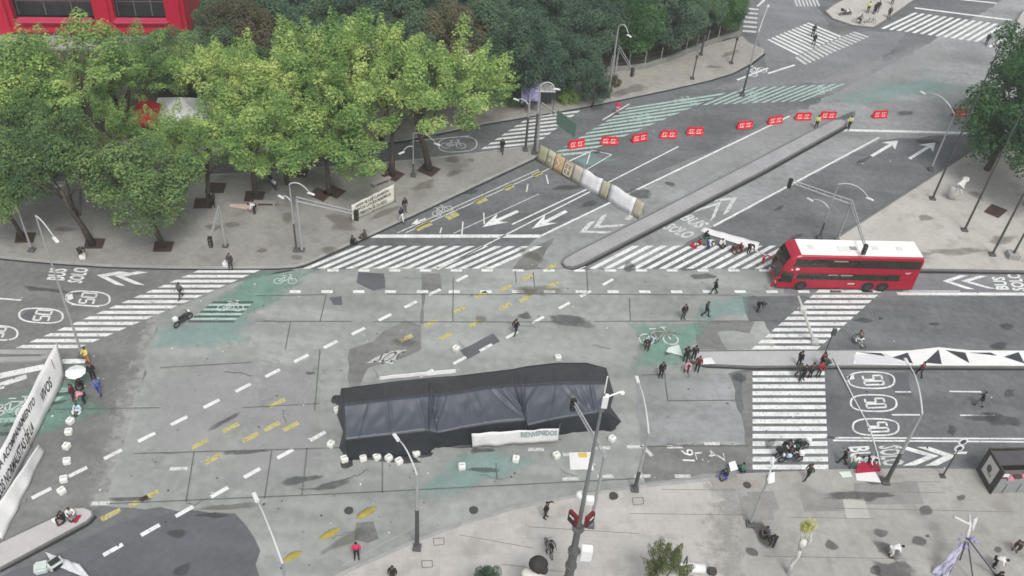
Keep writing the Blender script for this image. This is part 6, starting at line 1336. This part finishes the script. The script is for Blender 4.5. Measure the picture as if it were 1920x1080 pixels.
# odds and ends at the bottom edge
def balloon_head():
    g = G(1000, 1120, .14); h = HT((1000, 1120), 1052); q = MB(); q.ball((0, 0, h - .35), (.62, .55, .55), 12); q.ball((.35, -.2, h - .6), (.3, .3, .35), 10); q.tube([(.0, 0, h - .8), (.1, 0, h - 1.3)], [.3, .14], 8)
    r = empty('giant_puppet', g); tag(r, 'giant puppet with a round dark head and white shoulders at the bottom edge', 'puppet'); q.build('head', mat('puppet_dark', (.035, .032, .03), .8, .25, 3), r, smooth=True)
    q = MB(); q.tube([(0, 0, 0), (0, 0, h - 1.7), (0, 0, h - 1.25)], [.7, .55, .25], 10); q.ball((-.25, 0, h - 1.5), (.8, .45, .35), 10); q.build('robe', mat('puppet_white', (.6, .58, .54), .85, .08, 2), r, smooth=True)
balloon_head()
def roll():
    a, b = G(1262, 1060, .6), G(1322, 1064, .5); o0 = (a + b) / 2; q = MB(); q.tube([a - o0, b - o0], [.34, .30], 12); r = empty('rolled_banner', (o0.x, o0.y, 0)); tag(r, 'thick white roll lying right of the small bushy tree', 'roll'); q2 = MB(); q2.tube([a - o0 + Vector((0, 0, .4)), b - o0 + Vector((0, 0, .4))], [.36, .33], 12); q2.build('roll', WCL, r, smooth=True)
    q = MB(); q.box((b - o0) + Vector((.5, -.1, .3)), (.6, .5, .55)); q.build('dark_end', mat('dark_bundle', (.06, .06, .05), .9, .2, 3), r, bevel=.1)
    q = MB(); q.tube([(-.5, 0, .2), (-.3, .1, 1.5)], .05, 6); q.tube([(-.1, 0, .2), (-.3, .1, 1.5)], .06, 6); q.build('stand', DKS, r)
roll()
# tarps hanging at the bottom left, scraps
banner('tarp', [(85, 1036), (150, 1060), (175, 1090), (100, 1060)], [.1, .1, .05, .05], mat('crumpled_white', (.55, .56, .58), .7, .12, 3), 'crumpled white plastic lying by the southwest median', wave=.12, lie=True, nx=12, cat='tarp')
q = MB(); q.box((0, 0, .25), (.9, .8, .5), .4); q.box((.75, .3, .3), (.9, .7, .6), .9, 1); o = q.build('bundle', [mat('bundle_pale', (.5, .55, .52), .8, .1, 3), mat('bundle_dark', (.03, .03, .03), .8, .1, 3)], bevel=.12); o.location = G(80, 1068); tag(o, 'pale and black bundle by the southwest median', 'bundle')
# manhole covers and drain frames
for i, (x, y, rr, z) in enumerate([(654, 958, .32, .002), (888, 957, .32, .002), (1150, 932, .33, .16), (1400, 912, .3, .16)]):
    q = MB(); g = G(x, y); q.prism([(rr * math.cos(t * math.pi / 10), rr * math.sin(t * math.pi / 10)) for t in range(20)], 'z', .012, (0, 0, 0)); o = q.build('manhole_cover', plain('cast_iron', (.05, .05, .05), .6)); o.location = (g.x, g.y, .045 if z < .1 else .16); tag(o, ['round iron cover left of the yellow dividers', 'round iron cover in the road below the marquee', 'round iron cover on the southern pavement by the lamp', 'round iron cover below the placard holder'][i], 'manhole cover')
for x, y in [(822, 1018), (1195, 942), (800, 1060)]: 
    for a, b in [((x - 10, y - 6), (x + 10, y - 7)), ((x + 10, y - 7), (x + 11, y + 5)), ((x + 11, y + 5), (x - 8, y + 7)), ((x - 8, y + 7), (x - 10, y - 6))]: MK.line(a, b, .05, JOINT, .1475)
for a, b in [((1180, 965), (1400, 968)), ((990, 990), (1200, 1003)), ((860, 1005), (1000, 1030)), ((1560, 955), (1900, 962)), ((1480, 972), (1640, 975)), ((1430, 1045), (1700, 1050)), ((1690, 905), (1760, 906)), ((1700, 925), (1770, 926)), ((940, 1060), (1060, 1075)), ((1240, 920), (1380, 921))]: MK.line(a, b, .035, JOINT, .1478)
MK.flush('pavement_joints')
# litter: many tiny scraps
LT = [mat('scrap_white', (.6, .6, .58), .8, .1, 4), mat('scrap_dark', (.05, .05, .05), .8, .1, 4), mat('scrap_brown', (.15, .12, .08), .8, .1, 4)]
rl = random.Random(12); lit = MB()
for k in range(520):
    x, y = rl.uniform(0, 1900), rl.uniform(60, 1070); g = G(x, y)
    s_ = rl.uniform(.04, .13); a = rl.uniform(0, 6.28); lit.add([(g.x + s_ * math.cos(a + t) * rl.uniform(.5, 1.2), g.y + s_ * math.sin(a + t) * rl.uniform(.5, 1.2), .0465 + rl.uniform(0, .004)) for t in (0, 1.57, 3.14, 4.71)], [(0, 1, 2, 3)], rl.choice((0, 1, 1, 2, 2)))
o = lit.build('road_debris', LT); o['kind'] = 'stuff'; o['label'] = 'small scraps and specks scattered over the road'
# ------------------------------------------------------------------ thin city haze
hz = mobj('haze', [(x, y, z) for z in (-1, 60) for x, y in ((-700, -200), (700, -200), (700, 900), (-700, 900))], [(0, 3, 2, 1), (4, 5, 6, 7), (0, 1, 5, 4), (1, 2, 6, 5), (2, 3, 7, 6), (3, 0, 4, 7)], None)
hm_ = bpy.data.materials.new('haze'); hm_.use_nodes = True; hn = hm_.node_tree; hn.nodes.remove(hn.nodes['Principled BSDF'])
pv = hn.nodes.new('ShaderNodeVolumePrincipled'); pv.inputs['Color'].default_value = (.86, .9, .93, 1); pv.inputs['Density'].default_value = .00048; pv.inputs['Anisotropy'].default_value = .2
hn.links.new(pv.outputs[0], hn.nodes['Material Output'].inputs['Volume']); hz.data.materials.append(hm_); hz['kind'] = 'stuff'; hz['label'] = 'thin grey city haze filling the air'
scn.cycles.volume_bounces = 1
